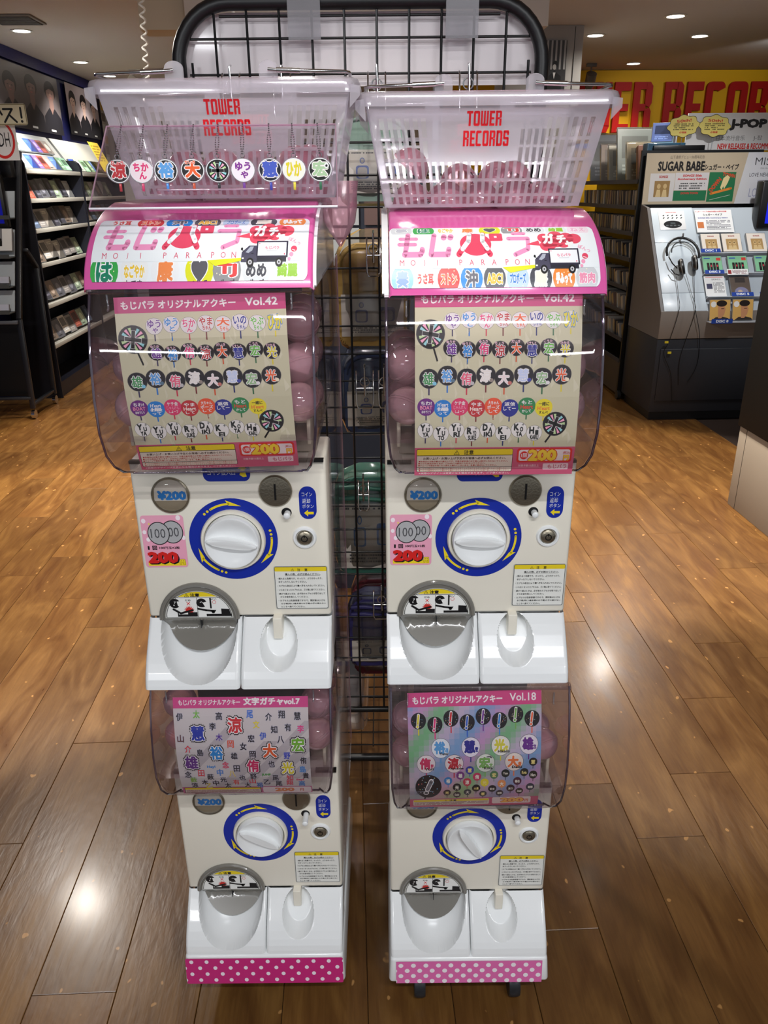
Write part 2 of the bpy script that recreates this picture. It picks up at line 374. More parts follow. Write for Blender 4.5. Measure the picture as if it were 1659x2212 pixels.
ORD = ['first', 'second', 'third', 'fourth', 'fifth', 'sixth', 'seventh', 'eighth', 'ninth', 'tenth', 'eleventh', 'twelfth', 'thirteenth', 'fourteenth', 'fifteenth', 'sixteenth',
       'seventeenth', 'eighteenth', 'nineteenth', 'twentieth', 'twenty-first', 'twenty-second', 'twenty-third', 'twenty-fourth', 'twenty-fifth', 'twenty-sixth', 'twenty-seventh', 'twenty-eighth', 'twenty-ninth', 'thirtieth']

exec_parts = []
# ------------------------------------------------------------------ the shop itself
M_CEIL = mat('ceiling_paint', (205, 198, 192), .8, var=.04, bscale=.6)
M_SUB = mat('floor_gap', (40, 24, 14), .8)
M_YEL = mat('wall_yellow', (232, 178, 20), .6, spec=.25)
M_NAVY = mat('wall_navy', (20, 26, 84), .5)
M_GREY = mat('kiosk_grey', (112, 108, 104), .55)
M_PALE = mat('pale_wall', (196, 190, 184), .7)
wood()
floor = struct(wbox('floor', -6, 6, -3, 12, -.05, -.006, M_SUB))
PW, PL = .181, 1.12
bm = bmesh.new(); bbox(bm, .0006, PW-.0006, .0006, PL-.0006, -.006, 0, .0011, 1); plank_me = bpy.data.meshes.new('plank'); bm.to_mesh(plank_me); bm.free(); plank_me.materials.append(MATS['plank'])
PHASE = {-9: 3.23, -8: 2.3, -7: 3.0, -6: 1.632, -5: 2.038, -4: 1.197, -3: 1.9, -2: 1.45, -1: 2.2, 0: 1.728, 1: 2.5, 2: 1.3, 3: 1.774, 4: 1.565, 5: 1.803, 6: 2.162, 7: 2.5, 8: 3.51, 9: 3.11}
k_min, k_max = -17, 14
cnt = 0
for k in range(k_min, k_max):
    ph = PHASE.get(k, random.uniform(0, PL)) % PL
    t = ph-PL if ph > .35 else ph
    lo = .6+max(0, abs(k*PW)-.9)*1.15
    while t < 9.1:
        if t+PL > lo and cnt < 296:
            o = bpy.data.objects.new('plank', plank_me); COL.objects.link(o); o.parent = floor
            o.location = W(k*PW, t, 0); o.rotation_euler = (0, 0, YAW); cnt += 1
        t += PL
ceiling = struct(wbox('ceiling', -6, 6, -3, 12, CEIL, CEIL+.1, M_CEIL))
wl = struct(wbox('wall_left', -2.86, -2.76, 6.62, 10.15, 0, CEIL-.004, M_NAVY)); struct(wbox('wall_left_front', -3.9, -3.8, 1.0, 6.62, 0, CEIL-.004, M_NAVY)); struct(wbox('wall_left_return', -3.9, -2.861, 6.621, 6.72, 0, CEIL-.004, M_NAVY))
trim = struct(wbox('trim_1', -2.76, -2.735, 6.62, 10.1, 2.605, CEIL-.004, mat('band_blue', (22, 30, 112), .5)))
wb = struct(wbox('wall_back', -2.86, 1.0, 10.1, 10.2, 0, CEIL-.004, M_PALE))
wy = struct(wbox('wall_back_yellow', 1.0, 6, 9.0, 9.1, 0, CEIL-.004, M_YEL))
wr = struct(wbox('wall_right', 5.9, 6, 1, 9, 0, CEIL-.004, M_PALE))
ws = struct(wbox('trim_2', 1.1, 5.9, 8.985, 9.0, 1.975, 2.02, mat('stripe_blue', (20, 110, 225), .5)))
# big red wall letters
lw = thing('wall_sign', 'big raised red capital letters on the yellow back wall', 'sign', W(3.0, 8.98, 2.12), YAW)
M_RED = mat('sign_red', (178, 16, 10), .55, spec=.25)
word = 'TOWER RECORDS'; x = -.98
LH, LS = .465, .4
for ch in word:
    if ch == ' ': x += .09; continue
    bm = bmesh.new()
    for q in BLOCK[ch]:
        a = [bm.verts.new((x+p[0]*LS*1.0, 0, p[1]*LH)) for p in q]; b = [bm.verts.new((x+p[0]*LS, -.03, p[1]*LH)) for p in q]
        bm.faces.new(a); bm.faces.new(b[::-1])
        for i in range(len(q)): j = (i+1) % len(q); bm.faces.new((a[i], b[i], b[j], a[j]))
    finish('letter', bm, M_RED, lw); x += ADV.get(ch, .58)*LS
# grey column with a framed photograph
colm = struct(wbox('trim_3', 1.2, 1.765, 6.62, 7.1, 0, CEIL-.002, mat('column_grey', (150, 148, 145), .6)))
o = wbox('seam', 1.70, 1.704, 6.617, 6.62, 0, CEIL-.01, M_BLACK); o.parent = colm
pc = Print(100, 200); pc.rect(0, 0, 100, 200, (46, 46, 48))
for i in range(5): pc.rect(12+i*19, 0, 20+i*19, 105, (150, 150, 150), 1)
pc.ell(52, 88, 13, 15, (18, 18, 18), 2); pc.ell(50, 96, 8, 10, (170, 170, 168), 3); pc.poly([(20, 200), (24, 130), (50, 110), (80, 130), (86, 200)], (15, 15, 16), 2); pc.poly([(44, 116), (56, 116), (50, 140)], (200, 200, 200), 3)
v = W(1.56, 6.605, 2.42)
o = pc.build('wall_photo', plane_fn(v, BX, (0, 0, 1), .17, .36)); tag(o, 'black and white photograph of a person in a suit on the grey column', 'poster')
# ceiling-hung pale beam behind the rack
bx_ = struct(wbox('trim_4', -.86, 1.13, 5.0, 5.3, 2.425, CEIL-.002, M_PALE))
extra = struct(wbox('trim_5', -1.12, -.86, 5.05, 5.25, 2.42, CEIL-.002, mat('beam_cream', (190, 180, 160), .7)))
# ceiling vent
vt = thing('ceiling_vent', 'square slatted air vent in the ceiling at far left', 'vent', W(-2.25, 6.35, CEIL-.012), YAW)
box('frame', -.16, .16, -.16, .16, 0, .01, mat('vent_grey', (120, 116, 110), .6), vt, .002)
for i in range(8): box('slat', -.14, .14, -.135+i*.036, -.115+i*.036, -.006, 0, mat('vent_dark', (80, 76, 72), .6), vt)
# downlights (visible ones)
M_LAMP = mat('lamp_glow', (255, 250, 240), .4, emis=(255, 250, 240), estr=14)
nm = ['nearest downlight over the left wall shelves', 'second downlight over the left wall shelves', 'farthest downlight over the left wall shelves', 'downlight just right of the grey column',
      'downlight above the word sign on the kiosk', 'small downlight nearest the yellow wall']
for i, (s, t, p) in enumerate(LAMPS):
    v = W(s, t, CEIL)
    lb = nm[i] if i < 6 else 'recessed ceiling downlight outside the view, %s of its row' % ORD[i-6]  # includes the added lamp behind the mesh rack
    d = thing('ceiling_light', 'recessed round '+lb, 'light', v)
    lathe('trim_ring', [(.075, 0), (.08, -.004), (.062, -.006), (.058, 0)], mat('ring_white', (225, 225, 222), .4), d, 24, capa=False, capb=False)
    lathe('lens', [(.002, -.001), (.058, -.001)], M_LAMP, d, 20, capa=True, capb=False)
# track spotlight and security camera
sp = thing('track_spotlight', 'white twin spotlight hanging from the ceiling above the left shelves', 'light', W(-2.02, 8.85, CEIL))
box('mount', -.11, .11, -.015, .015, -.03, -.0005, M_WHITE, sp, .003)
for sx in (-.06, .06): lathe('lamp_head', [(.03, -.09), (.045, -.03), (.045, .05), (.02, .06)], M_WHITE, sp, 16, Matrix.Translation((sx, 0, -.1)) @ Matrix.Rotation(math.radians(55*(1 if sx > 0 else -1)), 4, 'Y'))
for sx in (-.06, .06): tube('stem', [(sx, 0, -.03), (sx, 0, -.09)], .008, M_WHITE, sp)
sp = thing('track_spotlight', 'grey spotlight beside the grey column, on the yellow wall side', 'light', W(2.38, 8.55, CEIL))
box('mount', -.05, .05, -.015, .015, -.03, -.0005, M_GREY, sp, .003); tube('stem', [(0, 0, -.03), (0, 0, -.1)], .008, M_GREY, sp)
lathe('lamp_head', [(.03, -.09), (.05, -.03), (.05, .06), (.02, .07)], M_GREY, sp, 16, Matrix.Translation((0, 0, -.14)) @ Matrix.Rotation(.6, 4, 'X'))
sc = thing('security_camera', 'small white security camera seen through the top of the mesh rack', 'camera', W(-.54, 4.5, 2.09))
lathe('housing', [(.03, -.06), (.038, -.05), (.038, .05), (.03, .06)], M_WHITE, sc, 20, Matrix.Rotation(PI/2, 4, 'X'))
lathe('lens', [(.001, 0), (.024, 0), (.026, .006), (.001, .008)], M_BLKP, sc, 16, Matrix.Translation((0, -.061, -.004)) @ Matrix.Rotation(PI/2, 4, 'X'))
tube('bracket', [(0, 0, .03), (0, 0, .61)], .008, M_WHITE, sc)
# white coil cord
v = W(-.965, 4.5, 0)
zz = [2.695-.0070*i for i in range(0, 92)]
pts = [(v.x+.013*math.cos(i*.95)-.0003*i, v.y+.013*math.sin(i*.95), z) for i, z in enumerate(zz)]
o = tube('coil_cord', pts, .0055, mat('cord_white', (225, 222, 215), .5), n=6); tag(o, 'white curly security cord hanging from the ceiling behind the left basket', 'cord')

# posters on the left wall
def portrait_poster(n, faded=False, seed=1):
    p = Print(n*100, 240); bg = (92, 86, 88) if faded else (200, 186, 190)
    p.rect(0, 0, n*100, 240, bg); rn = random.Random(seed)
    for i in range(n):
        cx = 50+i*100; hy = 72+rn.uniform(-8, 8); skin = (228, 196, 182) if not faded else (120, 96, 90)
        p.poly([(cx-52, 240), (cx-48, 172), (cx-16, 134), (cx+16, 134), (cx+48, 172), (cx+52, 240)], (30, 30, 36), 1+i % 2)
        p.poly([(cx-12, 100), (cx+12, 100), (cx+12, 132), (cx, 158), (cx-12, 132)], skin, 3)
        p.ell(cx, hy-4, 30, 40, (24, 20, 22), 3); p.ell(cx, hy+8, 22, 32, skin, 4)
        p.poly([(cx-24, hy-26), (cx+24, hy-26), (cx+20, hy-6), (cx-4, hy-12), (cx-20, hy-2)], (24, 20, 22), 5)
        for e in (-9, 9): p.ell(cx+e, hy+6, 4, 2, (40, 30, 30), 5, 8)
        p.ell(cx, hy+24, 6, 2, (170, 90, 90), 5, 8); p.rect(cx-2, hy+8, cx+1, hy+16, (190, 150, 138), 5)
        p.rect(cx-20, 222, cx+6, 230, (220, 220, 220), 5)
    return p
def side_fn(s, t0, t1, z0, z1):   # print on a plane facing +s (into the shop)
    c = W(s, (t0+t1)/2, (z0+z1)/2); return plane_fn(c, -AX*-1, (0, 0, 1), t1-t0, z1-z0)
def wall_fn(s, t0, t1, z0, z1):
    c = W(s, (t0+t1)/2, (z0+z1)/2); f = plane_fn(c, AX, (0, 0, 1), t1-t0, z1-z0); return f
o = portrait_poster(4, True, 2).build('group_poster', wall_fn(-2.73, 6.64, 8.53, 2.10, 2.585)); tag(o, 'wide dim poster of four people in dark jackets on the left wall', 'poster')
o = portrait_poster(3, False, 5).build('group_poster', wall_fn(-2.73, 8.76, 9.8, 2.13, 2.59)); tag(o, 'bright poster of three people in black jackets, nearer the back wall', 'poster')
pb = Print(100, 160); pb.rect(0, 0, 100, 160, (30, 28, 30))
for i in range(3): pb.ell(25+i*25, 45+(i % 2)*12, 11, 14, (205, 190, 185), 1); pb.poly([(10+i*25, 160), (14+i*25, 75), (40+i*25, 75), (44+i*25, 160)], (225, 225, 230), 1+(i % 2))
v = W(-2.5, 10.08, 2.25); o = pb.build('band_poster', plane_fn(v, BX, (0, 0, 1), .34, .62)); tag(o, 'dark poster of people in white shirts on the pale back wall', 'poster')
# strip between posters and the back wall: yellow hand-written sheets
py_ = Print(60, 200); py_.rect(0, 0, 60, 200, (196, 190, 180))
for i in range(6): py_.rect(6, 8+i*32, 54, 32+i*32, ((214, 170, 40), (120, 110, 100), (222, 222, 216))[i % 3], 1)
o = py_.build('notice_sheets', wall_fn(-2.72, 9.86, 10.02, 1.85, 2.55)); tag(o, 'column of small yellow and white notices at the far end of the left wall', 'notice')
# ------------------------------------------------------------------ prints of the machines
WHT, BLK, RED, YEL, BLU = (240, 240, 238), (22, 22, 24), (205, 30, 34), (240, 214, 40), (20, 44, 158)
PUR, SKY, MAG, DRED, ORG, NVY, GRN, YLW = (110, 50, 150), (50, 140, 215), (225, 60, 125), (190, 45, 50), (236, 100, 45), (40, 50, 150), (70, 150, 70), (228, 214, 50)
def pinwheel(p, cx, cy, r, L, rot=0):
    p.fan(cx, cy, r*1.03, (60, 60, 62), L); p.fan(cx, cy, r*.98, BLK, L+1)
    cols = [(244, 150, 110), (150, 215, 220), (245, 170, 200), (190, 220, 160)]
    for k in range(16):
        if k % 4 == 0: continue
        a = 2*PI*(k+.0)/16+rot; b = .13
        p.poly([(cx+r*.22*math.cos(a), cy+r*.22*math.sin(a)), (cx+r*.86*math.cos(a-b), cy+r*.82*math.sin(a-b)), (cx+r*.86*math.cos(a+b), cy+r*.82*math.sin(a+b))], cols[k % 4], L+2)
    p.line([(cx+r*.62*math.cos(rot), cy+r*.62*math.sin(rot)), (cx-r*.62*math.cos(rot), cy-r*.62*math.sin(rot))], r*.34, (225, 225, 222), L+3, cap=False)
    p.line([(cx+r*.62*math.cos(rot+PI/2), cy+r*.62*math.sin(rot+PI/2)), (cx-r*.62*math.cos(rot+PI/2), cy-r*.62*math.sin(rot+PI/2))], r*.34, (225, 225, 222), L+3, cap=False)
    p.line([(cx+r*.6*math.cos(rot), cy+r*.6*math.sin(rot)), (cx-r*.6*math.cos(rot), cy-r*.6*math.sin(rot))], r*.26, BLK, L+4, cap=False)
    p.line([(cx+r*.6*math.cos(rot+PI/2), cy+r*.6*math.sin(rot+PI/2)), (cx-r*.6*math.cos(rot+PI/2), cy-r*.6*math.sin(rot+PI/2))], r*.26, BLK, L+4, cap=False)
def icon(p, cx, cy, r, face, stick, sy, lines, L=2, rim=(120, 118, 112)):
    p.line([(cx, cy+r*.9), (cx, sy)], r*.16, stick, L-1, cap=False)
    p.fan(cx, cy, r*1.04, rim, L-1); p.fan(cx, cy, r, face, L)
    for (t, dx, dy, w_, h_, c, oc) in lines: p.text(t, cx+dx*r, cy+dy*r, w_*r, h_*r, c, L+1, off=.03, out=oc, ow=.05)
def warning_triangle(p, cx, cy, h, L):
    p.poly([(cx, cy-h/2), (cx+h*.6, cy+h/2), (cx-h*.6, cy+h/2)], BLK, L); p.poly([(cx, cy-h*.34), (cx+h*.43, cy+h*.4), (cx-h*.43, cy+h*.4)], YEL, L+1)
    p.rect(cx-h*.05, cy-h*.12, cx+h*.05, cy+h*.18, BLK, L+2); p.rect(cx-h*.05, cy+h*.24, cx+h*.05, cy+h*.33, BLK, L+2)
def poster_foot(p, x0, x1, y0, y1, title_h=True):
    """pink foot with the caution panel and the price"""
    W_ = x1-x0; H_ = y1-y0; p.rect(x0, y0, x1, y1, (205, 92, 122), 1)
    a, b = x0+W_*.012, x0+W_*.615; c, d = y0+H_*.05, y1-H_*.12
    p.rrect(a, c, b, d, H_*.06, BLK, 2); p.rrect(a+3, c+3, b-3, d-3, H_*.05, (226, 214, 196), 3); p.rrect(a+3, c+3, b-3, c+H_*.22, H_*.04, YEL, 4)
    p.rect(a+3, c+H_*.22, b-3, c+H_*.24, BLK, 5)
    warning_triangle(p, (a+b)/2-W_*.05, c+H_*.12, H_*.17, 5); p.text('注意', (a+b)/2+W_*.025, c+H_*.12, None, H_*.17, BLK, 5, .03)
    p.text('お買い上げ・お買い上げ予定のお客様へ必ずお読みください。', (a+b)/2, c+H_*.33, (b-a)*.86, H_*.09, (60, 30, 25), 5, .02)
    tx = ['●本商品の対象年齢は15歳以上です。対象年齢未満のお子様には絶対に与えないでください。', '●小さな部品があります。口の中には絶対に入れないでください。', '●チェーンや部品を強く引っ張ると壊れてしまいます。乱暴に遊ばないでください。']
    for i, t in enumerate(tx): p.text(t, a+6+(b-a)*(.48, .36, .42)[i], c+H_*(.44+.075*i), (b-a)*(.93, .7, .82)[i], H_*.06, (190, 50, 40), 5, .015)
    p.rect(a+3, c+H_*.645, b-3, c+H_*.66, BLK, 5)
    for i in range(2): p.text('●こちらの商品はアクリル製のため傷がつきやすくなっておりますのでお取り扱いにはご注意ください。', (a+b)/2, c+H_*(.7+.075*i), (b-a)*.95, H_*.055, (190, 50, 40), 5, .01)
    e, f = x0+W_*.64, x0+W_*.985
    p.rrect(e, c-2, f, y0+H_*.56, H_*.1, (222, 48, 44), 2); p.rrect(e+W_*.012, c+H_*.05, f-W_*.012, y0+H_*.5, H_*.08, (238, 222, 220), 3)
    p.ell(e+W_*.045, y0+H_*.3, W_*.026, W_*.026, (222, 48, 44), 4); p.text('1回', e+W_*.045, y0+H_*.3, W_*.036, None, WHT, 5, .03)
    p.text('200', e+W_*.16, y0+H_*.3, W_*.18, H_*.42, (244, 208, 56), 4, .06, out=(210, 80, 34), ow=.05)
    p.text('円', f-W_*.035, y0+H_*.4, None, H_*.2, (244, 208, 56), 4, .04, out=(210, 80, 34), ow=.05); p.text('(税込)', f-W_*.035, y0+H_*.22, W_*.045, None, (200, 60, 50), 4)
    p.text('対象年齢15歳以上', x0+W_*.72, y0+H_*.67, W_*.13, None, (240, 200, 205), 4); p.rrect(x0+W_*.81, y0+H_*.6, x0+W_*.97, y0+H_*.82, 6, (238, 210, 214), 3)
    p.text('もじパラ', x0+W_*.9, y0+H_*.71, W_*.12, None, (200, 90, 110), 4)
    p.text('※実際のデザインは変更になる場合があります。ご了承ください。', (a+b)/2, y1-H_*.075, (b-a)*.95, H_*.07, (240, 215, 215), 4, .015)

def poster42():
    p = Print(1125, 1173, 300, 57)
    p.rect(300, 57, 1425, 1230, (204, 202, 170)); p.rect(300, 57, 1425, 156, (196, 62, 122), 1)
    rn = random.Random(3)
    for i in range(60):
        x, y = rn.uniform(310, 1400), rn.uniform(170, 1000); p.poly([(x, y), (x+rn.uniform(10, 40), y+60), (x+5, y+90)], (214, 212, 184), 1)
    p.text('もじパラ オリジナルアクキー', 720, 108, 755, 52, WHT, 2, .035); p.text('Vol.42', 1265, 106, 215, 50, WHT, 2, .03)
    p.line([(425, 400), (452, 482)], 12, BLK, 1, cap=False); pinwheel(p, 405, 318, 92, 2, .15)
    c8 = [PUR, SKY, MAG, DRED, ORG, NVY, (110, 190, 80), YLW]
    r1 = [('ゆう', 'や'), ('ゆう', 'と'), ('ちか', 'ん'), ('やま', 'ちゃん'), ('大', 'ちゃん'), ('いの', 'ちゃん'), ('やぶ', 'ちゃん'), ('ひか', '')]
    st8 = [(60, 50, 90), (40, 120, 200), (200, 60, 80), (120, 50, 50), (210, 90, 50), (40, 50, 110), (50, 110, 70), (220, 205, 60)]
    for i, x in enumerate([552, 665, 780, 893, 1007, 1118, 1231, 1348]):
        y = 240-(i % 2)*8; a, b = r1[i]
        if i == 7: p.text('ひか', x, 235, 96, 96, YLW, 4, .05, out=(60, 130, 200), ow=.05); p.line([(x, 290), (x, 325)], 9, st8[i], 1, False); p.fan(x, y, 50, (226, 226, 214), 1); continue
        icon(p, x, y, 53, (226, 222, 222), st8[i], 332, [(a, 0, -.28, 1.65, .95, c8[i], WHT), (b, .1, .48, 1.1 if len(b) > 1 else .7, .62, c8[i], WHT)])
    kj = '雄裕侑涼大慧宏光'
    for i, x in enumerate([547, 655, 766, 875, 985, 1092, 1203, 1315]):
        y = 402+(i % 2)*12; icon(p, x, y, 54, (26, 22, 26), st8[i], 490+(i % 2)*12, [(kj[i], 0, .12, 1.25, 1.3, c8[i], (235, 235, 235)), (('ゆうや', 'ゆうと', 'ゆうり', 'りょう', 'だいき', 'けい', 'こうた', 'ひかる')[i], -.1, -.68, 1.1, .34, (240, 200, 215), BLK)])
    for i, x in enumerate([395, 520, 652, 783, 908, 1040, 1167, 1298]):
        y = 582+(-12 if i % 2 else 6); icon(p, x, y, 63, (28, 28, 32), st8[i], 690-(i % 2)*14, [(kj[i], -.05, .02, 1.2, 1.25, ((70, 150, 90), (90, 160, 225), (230, 100, 130), (235, 232, 225), (240, 225, 225), (200, 215, 245), (150, 190, 140), ORG)[i], WHT)])
        p.ell(x+38, y+30, 14, 12, ((130, 200, 225), (90, 120, 140), (190, 190, 190), (150, 140, 130), (200, 120, 110), (60, 70, 160), (230, 230, 230), (240, 230, 200))[i], 5, 10)
    r4 = [('ちわ!', 'BOAT', 'おめでとう'), ("H'eart", '撮', 'って'), ('ケチ金', 'じゃんけん', 'しよーフ'), ('やま', 'Heart', 'して'), ('大ちゃん', 'ポーズ', 'して'), ('返信', 'してー', ''), ('もと', 'Heart', 'かして'), ('一緒に', "H'eart", 'すんべ')]
    f4 = [(112, 44, 130), (36, 130, 210), (222, 62, 110), (196, 52, 58), (236, 92, 56), (44, 52, 146), (54, 140, 84), (236, 222, 50)]
    for i, x in enumerate([377, 492, 608, 721, 839, 951, 1068, 1185]):
        y = 765+(i % 2)*10; a, b, c = r4[i]; tc = WHT if i < 7 else BLK
        icon(p, x, y, 57, f4[i], st8[i], 850+(i % 2)*12, [(a, 0, -.45, 1.3, .45, tc, f4[i])]+([(b, 0, .05, 1.5, .45, ((240, 150, 180), WHT, (245, 150, 180), (250, 235, 225), WHT, WHT, (230, 60, 60), (240, 120, 60))[i], f4[i])])+([(c, 0, .52, 1.1, .34, tc, f4[i])] if c else []), rim=f4[i])
    for i, x in enumerate([373, 481, 588, 697, 806, 914, 1023, 1130]):
        y = 916+(22 if i % 2 else 0); a, b, c = [('Y', 'U', 'YA'), ('Y', 'U', 'TO'), ('Y', 'U', 'RI'), ('R', 'YO', 'SUKE'), ('D', 'A', 'IKI'), ('K', '', 'EI'), ('K', 'O', 'TA'), ('H', 'I', 'KARU')][i]
        g = (40, 46, 44); icon(p, x, y, 52, (232, 232, 226), st8[i], 1000+(i % 2)*20, [])
        p.text(a, x-18, y-18, 36, 46, g, 4, .06); 
        if b: p.text(b, x+18, y-4, 24, 32, g, 4, .05)
        p.text(c, x+2, y+27, 58 if len(c) > 2 else 44, 32, g, 4, .05); p.text('+', x+27, y-34, 18, 18, g, 4, .0)
    p.line([(1245, 950), (1210, 1000)], 12, BLK, 1, cap=False); pinwheel(p, 1270, 880, 80, 2, .35)
    poster_foot(p, 300, 1425, 1030, 1230); return p
def poster7():
    p = Print(1048, 760, 285, 95); p.rect(285, 95, 1333, 855, (205, 202, 200)); p.clip = (285, 95, 1333, 855)
    for a, b, c, d in ((420, 300, 100, 330), (640, 400, 120, 420), (900, 260, 90, 500), (1100, 180, 110, 560), (1250, 300, 110, 400)):
        p.poly([(a+d*.8, b), (a+d*.8+c, b), (a-d*.3+c, b+d), (a-d*.3, b+d)], (182, 178, 180), 1)
    p.rect(285, 95, 1333, 168, (206, 70, 136), 2); p.text('もじパラ オリジナルアクキー', 567, 130, 482, 38, WHT, 3, .035); p.text('文字ガチャvol.7', 1050, 126, 440, 52, WHT, 3, .05)
    big = [('慧', 466, 340, 120, (44, 62, 168)), ('涼', 757, 285, 128, (206, 44, 52)), ('裕', 600, 485, 118, (40, 140, 214)), ('大', 1020, 470, 125, (226, 92, 40)), ('宏', 1243, 428, 118, (110, 176, 50)),
           ('雄', 394, 558, 120, (96, 44, 132)), ('侑', 878, 590, 112, (206, 40, 98)), ('光', 1153, 608, 112, (226, 214, 50))]
    for t, x, y, s_, c in big:
        p.text(t, x, y, s_*1.12, s_*1.12, BLK, 3, .16); p.text(t, x, y, s_*.98, s_*.98, WHT, 4, .12); p.text(t, x, y, s_*.88, s_*.88, c, 5, .04)
    K = (34, 34, 38)
    small = [('伊', 331, 225, K), ('太', 463, 208, (120, 190, 60)), ('高', 638, 222, K), ('尾', 878, 210, (50, 110, 200)), ('介', 1024, 230, K), ('翔', 1126, 214, K), ('慧', 1248, 226, K), ('李', 584, 293, K),
             ('文', 925, 282, (230, 214, 40)), ('知', 1063, 318, K), ('有', 1171, 304, K), ('李', 1270, 315, (220, 60, 130)), ('山', 328, 376, (90, 50, 40)), ('木', 630, 370, (90, 60, 150)), ('岡', 717, 418, (220, 90, 50)),
             ('宏', 880, 380, K), ('伊', 973, 363, (50, 90, 190)), ('八', 1110, 390, K), ('介', 380, 452, (220, 60, 60)), ('女', 815, 435, K), ('島', 473, 480, K), ('雄', 737, 508, K), ('岡', 885, 496, K), ('野', 1154, 510, (50, 70, 190)),
             ('念', 662, 580, (220, 60, 90)), ('田', 748, 610, K), ('也', 1026, 575, K), ('侑', 1280, 550, K), ('島', 1271, 620, (50, 130, 200)), ('念', 357, 655, K), ('田', 462, 645, (210, 50, 50)), ('中', 612, 640, (40, 120, 200)), ('八', 708, 652, (226, 200, 50)),
             ('薮', 531, 678, K), ('野', 874, 680, K), ('也', 783, 688, K), ('尾', 1049, 694, K), ('知', 1164, 693, (220, 60, 70)), ('貴', 1292, 675, K), ('薮', 393, 705, (130, 180, 60)), ('光', 630, 706, K), ('木', 478, 732, K), ('中', 565, 742, K),
             ('有', 730, 734, (220, 80, 60)), ('山', 862, 724, (220, 70, 70)), ('乙', 976, 736, K), ('涼', 391, 764, K), ('乙', 506, 772, (220, 200, 60)), ('太', 658, 768, K), ('大', 818, 765, K), ('裕', 915, 768, (60, 110, 180)), ('尾', 1070, 754, K), ('翔', 1158, 745, (220, 70, 80)), ('高', 1255, 755, (60, 130, 200))]
    for t, x, y, c in small: p.text(t, x, y, 52, 54, c, 3, .03, out=(190, 190, 205), ow=.05)
    p.text('Hey!', 547, 596, 66, 26, (60, 140, 210), 3, .05); p.text('JUMP', 978, 664, 74, 22, (80, 160, 80), 3, .05); p.text('Say!', 1243, 716, 64, 22, (220, 60, 110), 3, .05)
    p.rect(285, 785, 1333, 855, (196, 110, 150), 3); p.rect(300, 792, 920, 850, (80, 70, 60), 4); p.rect(305, 796, 915, 812, YEL, 5); p.rect(305, 812, 915, 846, (214, 205, 196), 5); p.scribble(315, 816, 905, 844, 4, (150, 70, 70), 6, 4)
    p.rrect(935, 792, 1325, 850, 12, (235, 225, 225), 4); p.text('200', 1110, 820, 160, 40, (226, 140, 90), 5, .06); p.text('円', 1250, 822, 30, 30, (210, 110, 80), 5, .04)
    return p
